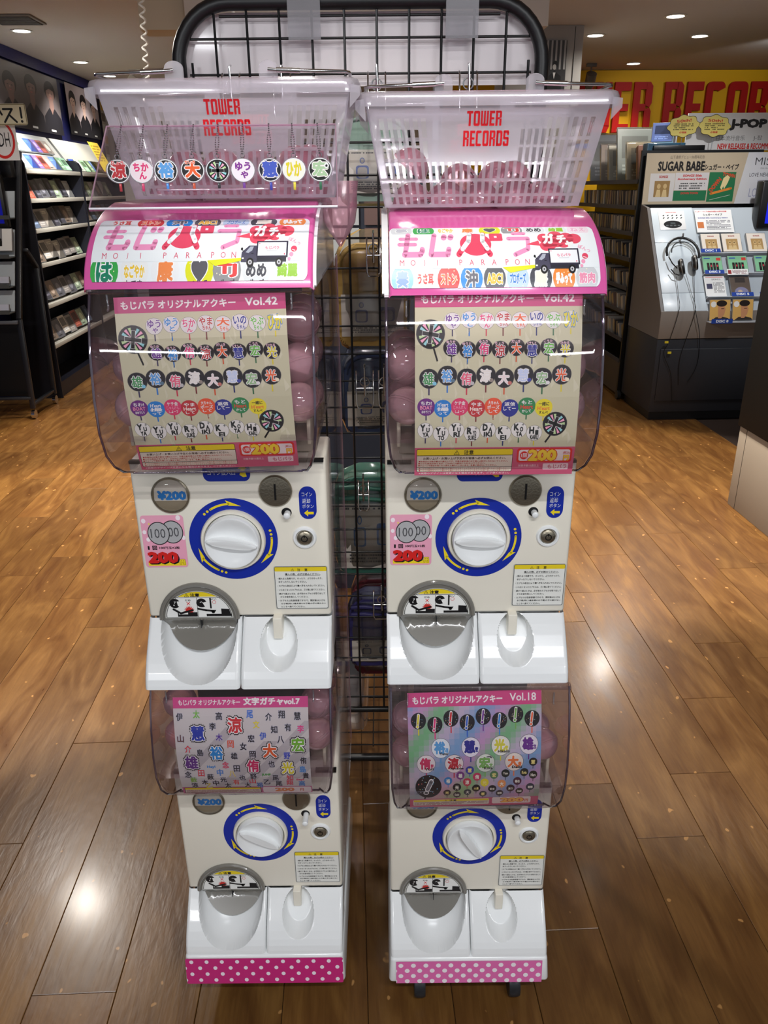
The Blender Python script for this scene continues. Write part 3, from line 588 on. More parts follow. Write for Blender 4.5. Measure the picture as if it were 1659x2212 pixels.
def poster18():
    p = Print(1065, 865, 332, 112); p.clip = (332, 112, 1397, 977)
    n = 14
    def mixc(x, y):
        u, v_ = (x-332)/1065, (y-112)/865; r_ = [(120, 160, 200), (190, 150, 190), (120, 180, 130), (190, 178, 200)]
        h = (u*1.6+v_*1.1) % 1; k = h*4; i = int(k) % 4; f = k-int(k); f = f*f*(3-2*f); a, b = r_[i], r_[(i+1) % 4]
        c = [a[j]*(1-f)+b[j]*f for j in range(3)]
        if v_ > .6: g = (v_-.6)*1.6; w_ = (210, 170, 120) if u < .5 else (196, 140, 150); c = [c[j]*(1-g)+w_[j]*g for j in range(3)]
        return tuple(c)
    for i in range(26):
        for j in range(22):
            x0, y0 = 332+1065*i/26, 112+865*j/22; p.rect(x0, y0, x0+1065/26+.3, y0+865/22+.3, mixc(x0, y0), 0)
    p.rect(332, 112, 1397, 205, (206, 70, 130), 2); p.text('もじパラ オリジナルアクキー', 730, 162, 715, 50, WHT, 3, .04); p.text('Vol.18', 1250, 155, 210, 52, WHT, 3, .02)
    cx = [(416, 297, YLW), (547, 325, MAG), (676, 285, (210, 40, 50)), (805, 315, (50, 100, 200)), (933, 278, (120, 60, 150)), (1063, 307, SKY), (1192, 270, (120, 180, 90)), (1322, 300, (236, 110, 70))]
    def bang(x, y, r, c, L=3, rot=.15):
        p.line([(x+r*.18*math.sin(rot), y-r*.7), (x-r*.1, y+r*.35)], r*.42, WHT, L); p.line([(x+r*.18*math.sin(rot), y-r*.66), (x-r*.1, y+r*.3)], r*.26, c, L+1)
        p.ell(x-r*.14, y+r*.66, r*.24, r*.24, WHT, L); p.ell(x-r*.14, y+r*.66, r*.16, r*.16, c, L+1)
    rn = random.Random(9)
    def stars(x, y, r, nn):
        for _ in range(nn):
            a = rn.uniform(0, 2*PI); q = rn.uniform(.3, .85)*r; p.ell(x+q*math.cos(a), y+q*math.sin(a), r*.04, r*.04, rn.choice([(230, 120, 120), (120, 200, 230), (240, 230, 160), (200, 200, 200)]), 3, 6)
    for i, (x, y, c) in enumerate(cx):
        p.line([(x, y+50), (x, y+98)], 9, c, 2, False); p.fan(x, y, 59, (22, 20, 24), 2); stars(x, y, 59, 14); bang(x, y, 56, c)
    row = [('裕', 590, 487, (90, 160, 215), (225, 235, 240)), ('慧', 832, 485, (48, 50, 140), (228, 226, 236)), ('光', 1072, 480, (212, 208, 70), (228, 232, 220)), ('雄', 1298, 475, (106, 50, 140), (230, 226, 232)),
           ('侑', 471, 600, (206, 56, 100), (232, 224, 224)), ('涼', 697, 603, (190, 44, 56), (232, 222, 218)), ('宏', 950, 603, (126, 182, 96), (222, 232, 218)), ('大', 1182, 600, (236, 126, 66), (234, 226, 214))]
    nm_ = ['Yuto', '', 'Hikaru', '', 'Yuri', 'Ryosuke', 'Kota', 'Daiki']
    for i, (t, x, y, c, f) in enumerate(row):
        p.line([(x, y+55), (x, y+108)], 9, c, 1, False); p.fan(x, y, 74, (100, 100, 104), 2); p.fan(x, y, 71, f, 3); p.text(t, x-8, y-4, 92, 92, c, 4, .06, out=WHT, ow=.06); p.text(('翔', '', '', '也', '李', '介', '太', '貴')[i] or '!', x+46, y+16, 30, 34, c, 4, .05)
        if nm_[i]: p.text(nm_[i], x+24, y+38, 22+len(nm_[i])*12, 20, (40, 36, 36), 6, .04)
    p.line([(470, 850), (455, 895)], 14, (30, 30, 32), 1, False); p.fan(487, 782, 104, (26, 24, 28), 2); stars(487, 782, 104, 26)
    p.line([(510, 735), (478, 800)], 40, WHT, 4, True); p.line([(510, 738), (479, 797)], 28, (120, 120, 124), 5, True); p.ell(468, 832, 23, 18, WHT, 4); p.ell(468, 832, 16, 12, (80, 80, 84), 5)
    sm = [('慧', 824, 655, (60, 66, 160)), ('雄', 748, 695, (120, 60, 130)), ('侑', 884, 708, (200, 60, 100)), ('宏', 1022, 697, (90, 130, 90)), ('裕', 648, 735, (60, 130, 190)), ('涼', 803, 748, (190, 60, 80)), ('光', 946, 755, YLW), ('大', 1086, 768, (226, 150, 90)),
          ('光', 720, 787, (30, 28, 30)), ('大貴', 878, 800, (30, 28, 30)), ('宏太', 1010, 808, (30, 28, 30)), ('涼介', 1160, 808, (60, 40, 44)), ('慧', 1336, 603, (30, 30, 32)), ('裕翔', 1320, 800, (50, 56, 66)), ('Yuya', 1115, 687, (30, 40, 36)), ('Kota', 1267, 682, (40, 44, 38)),
          ('Hikaru', 1340, 703, (40, 38, 28)), ('雄也', 1213, 750, (80, 40, 60)), ('光', 640, 835, (60, 40, 44)), ('Daiki', 722, 858, (60, 50, 50)), ('大', 808, 835, (50, 56, 64)), ('慧', 936, 856, (50, 50, 54)), ('裕翔', 1072, 852, (60, 50, 56)), ('Daiki', 1234, 836, (50, 40, 30))]
    for i, (t, x, y, c) in enumerate(sm):
        r = 33 if i < 18 else 30; p.line([(x, y+24), (x, y+52)], 5, c, 1, False); p.fan(x, y, r, c, 2); p.ell(x, y, r*.86, r*.8, c, 3, 16)
        p.text(t, x, y+1, r*1.2 if len(t) > 1 else r*1.0, r*.7 if len(t) > 1 else r*1.0, (238, 236, 220) if i % 3 else (240, 226, 140), 4, .04)
    p.rect(332, 893, 1397, 977, (200, 96, 124), 5); p.rrect(360, 902, 990, 960, 10, (222, 212, 198), 6); p.rrect(364, 904, 986, 922, 6, YEL, 7); warning_triangle(p, 630, 913, 16, 8); p.text('注意', 690, 913, 60, 18, BLK, 8, .03)
    p.scribble(372, 926, 980, 956, 3, (150, 80, 80), 7, 6); p.rrect(1015, 893, 1335, 958, 14, (236, 218, 212), 6); p.text('200', 1180, 925, 190, 44, (244, 190, 90), 7, .06, out=(200, 70, 60), ow=.05); p.text('円', 1300, 932, 30, 30, (220, 110, 70), 7, .04)
    return p

def header_print(var):
    p = Print(474, 128, 198, 487); p.rrect(198, 487, 672, 615, 14, (236, 241, 244)); p.clip = (198, 488, 672, 614)
    top = [('うさ耳', (238, 240, 242), (214, 60, 60)), ('ストン', (214, 66, 66), (240, 120, 60)), ('沖', (40, 140, 220), (96, 96, 110)), ('ABC!', (88, 90, 98), (240, 190, 60)), ('プロポーズ', (190, 214, 236), (60, 130, 210)), ('廉', (70, 72, 82), (240, 236, 220)), ('手ふって', (238, 140, 60), WHT)]
    bot = [('は', (60, 170, 80), (30, 130, 100)), ('なごやか', (236, 238, 238), (240, 200, 60)), ('康', (236, 238, 240), (240, 140, 80)), ('♥', (222, 224, 40), (90, 90, 96)), ('TJ', (150, 150, 152), (226, 70, 70)), ('めめ', (222, 226, 228), (70, 72, 82)), ('綺麗', (226, 232, 238), (150, 200, 60))]
    if var:
        t0 = [('夢', (210, 212, 216), (190, 190, 200))]+bot+[('ねえ', (240, 220, 230), (235, 180, 205))]; b0 = [('奏', (150, 205, 235), (140, 170, 235))]+top+[('筋肉', (206, 208, 212), (240, 150, 180))]
        top, bot = t0, b0
    def disc(x, y, r, t, f, c, sub=None, full=True):
        p.ell(x, y, r, r*.92, f, 1, 20); p.text(t, x, y, r*1.45 if len(t) > 1 else r*1.15, r*.7 if len(t) > 1 else r*1.1, c, 2, .05, out=(248, 248, 246), ow=.06)
        if sub: p.text(sub, x, y+r*.62, r*1.1, r*.38, (60, 62, 72), 4, .03)
        rr = random.Random(int(x*7)); 
        for _ in range(4): p.ell(x+rr.uniform(-.8, .8)*r, y+rr.uniform(-.7, .7)*r, 1.2, 1.2, (250, 240, 200), 1.5, 6)
    xs = [247, 312, 377, 441, 505, 568, 633] if not var else [226+i*51.5 for i in range(9)]
    for i, x in enumerate(xs):
        t, f, c = top[i]; r_ = 30 if not var else 25; p.ell(x, 498, r_, 17, f, 1, 20); p.text(t, x, 497.5, r_*1.4 if len(t) > 1 else r_*1.1, 12.5, c, 2, .05, out=(248, 248, 246), ow=.06)
    xs = [228, 294, 361, 436 if not var else 0, 496, 560, 628] if not var else [226+i*52 for i in range(9)]
    subs = {'なごやか': 'してす', '♥': 'つくって', 'TJ': 'ポーズ', 'めめ': 'ポーズ'}
    for i, x in enumerate(xs):
        t, f, c = bot[i]; disc(x, 598 if not var else 600, 31 if not var else 25, t, f, c, subs.get(t))
    p.rect(198, 508, 672, 583, (236, 241, 244), 5)
    pk, rd = (236, 150, 192), (226, 76, 104)
    X = lambda q: 180+q/6.38; Y = lambda q: 440+q/6.38; X2 = lambda q: 440+q/6.38
    def st(pts, wd=11.5, c=pk, fx=X, L=6): p.line([(fx(a), Y(b)) for a, b in pts], wd, c, L)
    st([(390, 450), (345, 720), (330, 745), (560, 745), (590, 700), (590, 675)]); st([(275, 518), (510, 518)], 8.5); st([(255, 605), (490, 605)], 8.5)
    st([(775, 455), (715, 745), (960, 745), (978, 675)]); st([(920, 480), (912, 505)], 13); st([(1022, 480), (1010, 505)], 13)
    p.ell(X(1375), Y(600), 36, 26, rd, 6, 32); st([(1120, 745), (1180, 670)], 12, rd); st([(1575, 745), (1530, 680)], 12, rd); st([(1300, 445), (1302, 455)], 12, rd); st([(1495, 445), (1497, 455)], 12, rd)
    st([(1295, 450), (1275, 560), (1180, 675)], 10.5, (240, 243, 245), X, 8); st([(1490, 450), (1478, 560), (1540, 670)], 10.5, (240, 243, 245), X, 8)
    p.rrect(X(1585), 508, X2(120), 528, 3, rd, 7); p.rect(X2(-2), 515, X2(38), 520, (240, 243, 245), 8)
    st([(280, 440), (445, 440)], 8.5, pk, X2); st([(205, 525), (490, 525), (475, 680), (280, 755)], 9.5, pk, X2)
    for ch, x in zip('MOJI PARAPON', [292, 450, 615, 800, None, 1140, 1298, 1463, 1622, 150+1659, 297+1659, 445+1659]):
        if x: p.text(ch, X(x) if x < 1640 else X2(x-1659), 572.5, None, 10.5, (214, 70, 104), 6, -.005)
    for a, b, r in ((730, 520, 15), (900, 490, 17), (1060, 520, 17), (1170, 530, 16), (1000, 590, 16), (800, 600, 18), (740, 640, 14), (900, 560, 20)): p.ell(X2(a), Y(b), r, r*.8, (228, 82, 104), 7, 24)
    p.poly([(X2(455), Y(618)), (X2(640), Y(560)), (X2(660), Y(640))], (228, 82, 104), 7)
    for t, x, y, s_ in (('ガ', 790, 530, 27), ('チ', 980, 540, 22), ('ャ', 1085, 630, 20)): p.text(t, X2(x), Y(y), s_, s_, WHT, 9, .07)
    # delivery truck
    dk = (74, 72, 92)
    p.poly([(X2(80), Y(905)), (X2(560), Y(880)), (X2(545), Y(915)), (X2(190), Y(965))], (226, 228, 40), 8)
    p.rect(X2(560), Y(875), X2(1180), Y(925), (40, 40, 54), 9); p.poly([(X2(548), Y(925)), (X2(555), Y(820)), (X2(655), Y(740)), (X2(770), Y(740)), (X2(770), Y(930))], dk, 10)
    p.poly([(X2(610), Y(820)), (X2(672), Y(752)), (X2(720), Y(752)), (X2(700), Y(800)), (X2(650), Y(828))], (170, 176, 190), 11); p.rect(X2(690), Y(828), X2(722), Y(836), BLK, 11); p.rect(X2(560), Y(880), X2(588), Y(896), WHT, 11)
    p.ell(X2(556), Y(780), 2.4, 2.8, BLK, 11, 12); p.line([(X2(560), Y(790)), (X2(590), Y(815))], 1, BLK, 11)
    p.rect(X2(762), Y(682), X2(1200), Y(880), (50, 48, 66), 10); p.rect(X2(780), Y(700), X2(1178), Y(860), (238, 240, 244), 11)
    p.text('もじパラ', X2(978), Y(768), 31, 6, (230, 110, 140), 12, .03); p.rect(X2(905), Y(802), X2(1050), Y(806), (190, 190, 196), 12)
    p.ell(X2(800), Y(715), 1.2, 1.2, (226, 76, 104), 12, 10); p.ell(X2(1155), Y(843), 1.4, 1.4, (226, 76, 104), 12, 10)
    for x in (677, 1080): p.ell(X2(x), Y(930), 8, 7.4, BLK, 12, 24); p.ell(X2(x), Y(930), 4.4, 4, (190, 190, 196), 13, 18); p.ell(X2(x), Y(930), 1.6, 1.5, BLK, 14, 10)
    p.text('ぽんっ', X2(1290), Y(680), 28, 9, (236, 150, 180), 8, .02, rot=.4); p.ell(X2(1285), Y(780), 6.8, 5.6, (226, 76, 104), 8); p.line([(X2(1262), Y(790)), (X2(1300), Y(802))], 1.6, WHT, 9); p.ell(X2(1250), Y(845), 4.6, 4, (240, 160, 190), 8); p.ell(X2(1222), Y(895), 3.4, 3, (240, 160, 190), 8)
    return p

def price_sticker():
    p = Print(310, 355, 130, 408); p.rrect(130, 408, 440, 763, 22, (238, 166, 190)); 
    for x, y, r in ((152, 445, 16), (403, 425, 17), (150, 520, 14), (428, 560, 15), (172, 570, 15)): p.ell(x, y, r, r, (250, 236, 242), 1, 14)
    for x, y in ((190, 465), (385, 462)): p.poly([(x, y-10), (x+4, y-3), (x+10, y), (x+4, y+3), (x, y+10), (x-4, y+3), (x-10, y), (x-4, y-3)], (240, 220, 100), 1)
    for x, y in ((350, 520), (252, 528)):
        p.ell(x, y, 80, 78, (40, 40, 42), 2+(x < 300)*3, 32); p.ell(x, y, 74, 72, (176, 176, 178), 3+(x < 300)*3, 32)
        p.text('100', x-4, y, 108, 66, (80, 80, 84), 4+(x < 300)*3, .012)
    p.text('1', 166, 627, 14, 26, BLK, 3, .05); p.text('回', 210, 627, 34, 30, BLK, 3, .04); p.text('100円玉×2枚', 318, 627, 150, 20, BLK, 3, .03)
    p.rect(150, 725, 425, 752, YEL, 1)
    p.text('200', 270, 702, 226, 84, BLK, 2, .075); p.text('200', 262, 694, 226, 82, (214, 36, 34), 3, .07)
    p.text('円', 402, 726, 38, 38, YEL, 4, .08, out=(90, 60, 30), ow=.04); return p
def caution_sticker():
    p = Print(345, 300, 1097, 750); p.rrect(1097, 750, 1442, 1050, 12, (196, 196, 190)); p.rrect(1101, 754, 1438, 1046, 12, BLK, 1); p.rrect(1104, 757, 1435, 1043, 10, (232, 232, 226), 2); p.rrect(1104, 757, 1435, 786, 6, (232, 206, 40), 3)
    warning_triangle(p, 1218, 775, 18, 4); p.text('注', 1258, 776, 20, 20, BLK, 4, .02); p.text('意', 1304, 776, 20, 20, BLK, 4, .02)
    rows = [('購入の際、必ずお読みください。', 1282, 806, 226, 15), ('・揺れると危険です。のったり、よりかかったり、', 1262, 835, 290, 14), ('ゆすったりしないでください。', 1215, 858, 180, 14), ('・カプセル取出口より機へ手を入れないでください。', 1268, 885, 306, 14),
            ('・いらなくなったカプセルは、ゴミ箱に捨ててください。', 1268, 913, 306, 14), ('・続けて遊ぶときは、必ず前のカプセルを取り出して', 1268, 940, 306, 14), ('からお金を投入してください。', 1220, 962, 180, 14), ('・カプセルは包装容器ですので、開封後は小さな', 1268, 988, 302, 14),
            ('お子様(特に3歳未満のお子様)の手の届かない', 1278, 1010, 290, 14), ('ところへ捨ててください。', 1210, 1031, 155, 14)]
    for t, x, y, w_, h_ in rows: p.text(t, x, y, w_, h_, (24, 24, 26), 4, .02)
    p.rect(1168, 815, 1392, 816.5, BLK, 4); return p
def pill_label():
    p = Print(128, 220, 1277, 193); p.rrect(1277, 193, 1405, 413, 60, BLU, 0, 10)
    p.text('コイン', 1337, 246, 78, 28, WHT, 1, .005); p.text('へんきゃく', 1330, 271, 62, 9, (150, 165, 220), 1, 0); p.text('返却', 1330, 291, 60, 30, WHT, 1, 0); p.text('ボタン', 1342, 326, 86, 26, WHT, 1, .005)
    p.poly([(1310, 372), (1340, 350), (1340, 364), (1382, 364), (1382, 381), (1340, 381), (1340, 396)], YEL, 1); return p
def coin_label():
    p = Print(320, 120, 612, 50); p.rrect(612, 50, 932, 168, 44, BLU, 0, 8); p.text('コイン投入口', 737, 112, 188, 32, WHT, 1, .005)
    p.poly([(860, 128), (872, 90), (850, 90), (884, 64), (912, 90), (896, 92), (908, 138), (884, 142)], YEL, 1); return p
def dial_decal():
    p = Print(200, 200); N = 64
    for k in range(N):
        a, b = 2*PI*k/N, 2*PI*(k+1)/N
        p._add([(100+100*math.cos(a), 100+100*math.sin(a)), (100+100*math.cos(b), 100+100*math.sin(b)), (100+70*math.cos(b), 100+70*math.sin(b)), (100+70*math.cos(a), 100+70*math.sin(a))], [(0, 1, 2, 3)], BLU, 0)
    for deg in (-122, -2, 118):
        a0 = math.radians(deg)
        for i in range(7):
            a, b = a0+i*.075, a0+(i+1)*.075; p._add([(100+89*math.cos(a), 100+89*math.sin(a)), (100+89*math.cos(b), 100+89*math.sin(b)), (100+84*math.cos(b), 100+84*math.sin(b)), (100+84*math.cos(a), 100+84*math.sin(a))], [(0, 1, 2, 3)], YEL, 1)
        p.ell(100+86.5*math.cos(a0), 100+86.5*math.sin(a0), 2.6, 2.6, YEL, 1, 10)
        a = a0+.5; b = a0+.84; c = a0+.44
        p.poly([(100+82.5*math.cos(a), 100+82.5*math.sin(a)), (100+96*math.cos(c), 100+96*math.sin(c)), (100+84*math.cos(b), 100+84*math.sin(b))], YEL, 1)
        for q in (-.1, -.21): p.ell(100+86.5*math.cos(a0+q), 100+86.5*math.sin(a0+q), 3.1, 3.1, YEL, 1, 12)
    return p
def chute_sticker():
    p = Print(490, 215, 302, 910); r = 232
    p.ell(547, 1118, 240, 206, (205, 205, 198), 0, 28, PI, 2*PI); p.ell(547, 1114, 232, 198, BLK, 1, 28, PI, 2*PI); p.ell(547, 1111, 227, 193, (236, 236, 232), 2, 28, PI, 2*PI)
    sg = [(547+227*math.cos(PI+PI*k/40), 1111+193*math.sin(PI+PI*k/40)) for k in range(41)]; cap = [q for q in sg if q[1] < 962]; p.poly(cap, (232, 206, 40), 3)
    p.rect(385, 960, 706, 963, BLK, 4); p.rect(539, 962, 542, 1111, BLK, 4); warning_triangle(p, 472, 942, 28, 4); p.text('注意', 530, 942, 66, 28, BLK, 4, .04)
    p.ell(385, 1005, 38, 36, BLK, 4); p.poly([(400, 990), (432, 985), (428, 1040), (405, 1022)], (236, 236, 232), 5); p.text('7', 386, 998, 14, 16, WHT, 5); p.ell(378, 1018, 4, 6, WHT, 5, 8)
    p.text('だめ', 478, 981, 40, 14, (60, 60, 60), 5); p.line([(468, 994), (492, 1018)], 4, (214, 30, 30), 5, False); p.line([(492, 994), (468, 1018)], 4, (214, 30, 30), 5, False)
    pts = []
    for k in range(32): q = (46 if k % 2 else 26); pts.append((482+q*math.cos(2*PI*k/32)*.85, 1058+q*math.sin(2*PI*k/32)*.8))
    p.poly(pts, (206, 50, 44), 5); p.rect(398, 1072, 537, 1106, BLK, 6); p.rect(398, 1056, 402, 1106, BLK, 6); p.line([(372, 1048), (420, 1080), (505, 1056)], 15, BLK, 7); p.rect(405, 1072, 470, 1088, (236, 236, 232), 6.5)
    p.ell(572, 1002, 36, 34, BLK, 4); p.poly([(580, 1000), (612, 992), (606, 1040), (590, 1022)], (236, 236, 232), 5); p.line([(562, 1000), (572, 992), (580, 1000)], 3, WHT, 5, False)
    p.rect(630, 964, 641, 1044, BLK, 5); p.text('よい', 660, 972, 40, 14, (60, 60, 60), 5); 
    for k in range(20): a, b = 2*PI*k/20, 2*PI*(k+1)/20; p._add([(662+14*math.cos(a), 996+13*math.sin(a)), (662+14*math.cos(b), 996+13*math.sin(b)), (662+11.5*math.cos(b), 996+10.5*math.sin(b)), (662+11.5*math.cos(a), 996+10.5*math.sin(a))], [(0, 1, 2, 3)], (214, 60, 60), 5)
    p.line([(545, 1046), (600, 1058), (650, 1064)], 14, BLK, 6); p.poly([(630, 1056), (672, 1056), (655, 1082), (642, 1082)], BLK, 6); p.rect(600, 1086, 775, 1104, BLK, 5); p.poly([(706, 1046), (762, 1050), (775, 1104), (706, 1104)], BLK, 5)
    return p
def window_disc():
    p = Print(270, 240, 217, 122); p.ell(352, 242, 128, 116, (150, 138, 112)); p.ell(352, 190, 118, 56, (176, 168, 152), 1); p._add([(236, 188), (468, 188), (474, 282), (230, 282)], [(0, 1, 2, 3)], (206, 200, 182), 2)
    p.clip = None; p.text('¥200', 360, 244, 210, 68, (36, 124, 196), 3, .07); return p
# ------------------------------------------------------------------ the capsule machines
HW = .16
DOME = [(.565, -.072), (.53, -.09), (.48, -.106), (.42, -.116), (.37, -.118), (.335, -.114), (.315, -.104), (.302, -.09), (.295, -.07)]
INS = [0, 0, 0, 0, .001, .005, .011, .018, .028]
def dome_prof(zt, zb, bulge):
    out = []
    for z, y in DOME: out.append((zb+(z-.295)/(.27)*(zt-zb), y*bulge))
    return out
def arc_fn(prof, x0, w, s0, s1, inset):
    """map (u, v) onto a sheet following the (z, y) profile, v=+.5 at arc s0 (top)"""
    P = [Vector((y+inset, z)) for z, y in prof]; D = [0]
    for a, b in zip(P, P[1:]): D.append(D[-1]+(b-a).length)
    def f(u, v, o):
        s = s0+(.5-v)*(s1-s0)
        for i in range(len(P)-1):
            if s <= D[i+1] or i == len(P)-2: break
        k = (s-D[i])/(D[i+1]-D[i]); q = P[i].lerp(P[i+1], k); d = (P[i+1]-P[i]).normalized(); n = Vector((d.y, -d.x))
        if n.x > 0: n = -n
        return Vector((x0+u*w, q.x+n.x*o, q.y+n.y*o))
    return f, D[-1]
HP = [(-.078, .568), (-.070, .60), (-.03, .66), (.10, .678)]
def bez(t): 
    a = [(1-t)**3, 3*t*(1-t)**2, 3*t*t*(1-t), t**3]; return (sum(a[i]*HP[i][0] for i in range(4)), sum(a[i]*HP[i][1] for i in range(4)))
HPROF = [(bez(i/20)[1], bez(i/20)[0]) for i in range(21)]
cache = {}
def shared(key, make, parent):
    """part built once, later ones share its mesh data"""
    if key in cache: o = cache[key].copy(); COL.objects.link(o); o.parent = parent; return o
    o = make(); o.parent = parent; cache[key] = o; return o

TP = [(0.0, 0.0), (-.014, -.014), (-.028, -.029), (-.042, -.045), (-.054, -.060), (-.063, -.073), (-.069, -.084), (-.0725, -.094), (-.074, -.100)]
def tray_pt(v):
    k = v*(len(TP)-1); i = min(int(k), len(TP)-2); f = k-i; return TP[i][0]*(1-f)+TP[i+1][0]*f, TP[i][1]*(1-f)+TP[i+1][1]*f
def tray_mesh(name, x0, x1, hole, parent, m):
    nx, nz = 104, 88; rows = []
    for j in range(nz+1):
        v = j/nz; y, z = tray_pt(v); row = []
        for i in range(nx+1):
            x = x0+(x1-x0)*i/nx; d = hole(x, z); yy = y
            e = min(x-x0, x1-x); e = max(0, .006-e); yy += .004*(e/.006)**2
            row.append(Vector((x, yy+d, z)))
        rows.append(row)
    back = [Vector((x0+(x1-x0)*i/nx, .03, -.101)) for i in range(nx+1)]; rows.append(back)
    bm = bmesh.new(); V = [[bm.verts.new(p) for p in r] for r in rows]
    for i in range(len(V)-1):
        for j in range(nx): bm.faces.new((V[i][j], V[i][j+1], V[i+1][j+1], V[i+1][j]))
    for side in (0, nx):   # side walls
        c = bm.verts.new((x0 if side == 0 else x1, .03, 0)); prev = c
        for i in range(len(V)-1):
            try: bm.faces.new((c, V[i][side], V[i+1][side]))
            except ValueError: pass
    o = finish(name, bm, m, parent, smooth=True, ang=50); return o
def scoop(x, z):
    r2 = ((x+.071)/.066)**2 + (max(0, -.012-z)/.080)**2
    return .066*max(0, 1-r2)**.36 if r2 < 1 else 0
def oval(x, z):
    r2 = ((x-.069)/.032)**2 + ((z+.036)/.037)**2
    return .034*min(1, (1-r2)*3.2)**.7 if r2 < 1 else 0

def casters(root, zb, M, yf):
    for sx in (-.1, .1):
        for y in (yf, .32):
            bm = bmesh.new(); lathe_bm(bm, [(.012, -.011), (.03, -.0115), (.032, -.006), (.032, .006), (.03, .0115), (.012, .011)], 24, Matrix.Translation((sx, y, zb+.032)) @ Matrix.Rotation(PI/2, 4, 'Y'))
            bbox(bm, sx-.016, sx+.016, y-.02, y+.02, zb+.062, zb+.085, .002); tube_bm(bm, [(sx, y, zb+.05), (sx, y, zb+.08)], .009)
            finish('caster', bm, M_DKMETAL, root, smooth=True)

def machine(name, label, x, y, z, lower, knob_rot, dome, header=None, band=None, depth_full=True, pin=.012, group='capsule vending machines'):
    t = thing(name, label, 'vending machine', (x, y, z), 0, group)
    zt, zb, bulge = dome
    bd = .38 if depth_full else .13
    # body shell
    box('body', -HW, HW, -.0, bd, .001, zb-.004, M_BODY, t, .006, 3)
    if not depth_full: box('rear_housing', -.11, .11, bd-.01, .38, -.09, zb-.004, M_BODY, t, .006)
    box('lower_shell', -HW+.001, HW-.001, .03, bd-.001, -.1, .002, M_WHITE, t, .004)
    box('inner_column', -.1, .1, .02, .36, zb-.004, zt-.006, M_CORE, t, .004)
    for sx in (-1, 1):
        box('capsule_guide', sx*.128-.012, sx*.128+.012, -.015, .05, zb+.06, zb+.085, M_IVORY, t, .002)
        box('capsule_guide', sx*.138-.003, sx*.138+.003, -.03, .03, zb+.03, zb+.085, M_IVORY, t, .0015)
        box('inner_wall', sx*.121-.016, sx*.121+.016, .03, .30, zb-.002, zb+.05, mat('inner_ivory', (176, 166, 150), .5), t, .003)
        box('capsule_shelf', sx*.128-.027, sx*.128+.027, -.09, .30, zb+.055, zb+.059, M_ACRYL, t)
    # clear dome
    prof = dome_prof(zt, zb, bulge); rows = []; rc = .018
    for (zz, yf), ins in zip(prof, INS):
        a = HW-.0005-ins; row = [Vector((-a, .34, zz)), Vector((-a, yf+rc, zz))]
        for k in range(1, 6): th = PI/2*k/6; row.append(Vector((-a+rc-rc*math.cos(th), yf+rc-rc*math.sin(th), zz)))
        row += [Vector((-a+rc, yf, zz)), Vector((a-rc, yf, zz))]
        for k in range(1, 6): th = PI/2*(6-k)/6; row.append(Vector((a-rc+rc*math.cos(th), yf+rc-rc*math.sin(th), zz)))
        row += [Vector((a, yf+rc, zz)), Vector((a, .34, zz))]; rows.append(row)
    last = rows[-1]; rows.append([Vector((p.x, max(p.y, -.002), zb+.001)) for p in last])
    grid_surface('dome_cover', rows, M_DOME, t, ang=80)
    M_DE = clear('dome_edge', (190, 176, 196), .72, .12, (120, 104, 126), 1, .05)
    for sx in (-1, 1): tube('dome_edge', [(sx*(HW-ins-.003), yf+.004, zz) for (zz, yf), ins in zip(prof, INS)], .0019, M_DE, t, 6)
    tube('dome_edge', [(-HW+.03, prof[-1][1], zb), (HW-.03, prof[-1][1], zb)], .0018, M_DE, t, 6)
    box('dome_lip', -HW, HW, prof[0][1]-.002, prof[0][1]+.012, zt-.004, zt+.003, M_DOME, t, .001)
    for sx in (-1, 1):
        tube('dome_pin', [(sx*.128, prof[1][1]+.006, zt-.004), (sx*.128, prof[1][1]+.006, zt-.022), (sx*.128, prof[1][1]+.001, zt-.025)], .0015, M_CASE, t)
        box('dome_catch', sx*.137-.02, sx*.137+.02, -.006, .004, zb-.008, zb-.003, M_BLKP, t)
    # trays
    tl = shared('tray_l', lambda: tray_mesh('capsule_tray', -HW, .0025, scoop, None, M_WHITE), t); tl.name = 'capsule_tray'
    tr = shared('tray_r', lambda: tray_mesh('coin_return_tray', .005, HW, oval, None, M_WHITE), t); tr.name = 'coin_return_tray'
    # chute: grey bezel, flap, sticker
    def bezel():
        bm = bmesh.new(); pts = [(-.071+.0665*math.cos(PI*k/28), -.0025, .0665*math.sin(PI*k/28)-.001) for k in range(29)]
        tube_bm(bm, pts, .0042, 10); return finish('chute_bezel', bm, M_GREYP, None, True)
    b = shared('bezel', bezel, t); b.name = 'chute_bezel'
    def flap():
        rows = []
        for i in range(13):
            r = .0645*i/12; row = []
            for k in range(48):
                a = 2*PI*k/48; xx = r*math.cos(a); zz = r*math.sin(a)*(1 if math.sin(a) > 0 else .88)
                yy = -.003 if zz > -.004 else min(-.003, 0)*max(0, 1+(zz+.004)/.012)+.93*(zz+.004)+.031*min(1, (-.004-zz)/.02)**.8
                row.append(Vector((-.071+xx, yy, zz)))
            rows.append(row)
        return grid_surface('chute_flap', rows, M_GREYP, None, cyc=True, thick=.001)
    f = shared('flap', flap, t); f.name = 'chute_flap'
    c = shared('chute_st', lambda: chute_sticker().build('chute_sticker', flat((-.071, -.0045, .0275), .1215, .0555)), t); c.name = 'chute_sticker'
    box('flap_line', -.0705, -.0695, -.004, -.003+.012, -.02, -.004, M_DKMETAL, t)
    box('coin_spout', .058, .074, -.014, .03, -.037, .004, M_BODY, t, .0015)
    # dial
    shared('decal', lambda: dial_decal().build('dial_decal', flat((0, -.0006, .150), .149, .149)), t).name = 'dial_decal'
    FK = front_at(0, 0, .150)
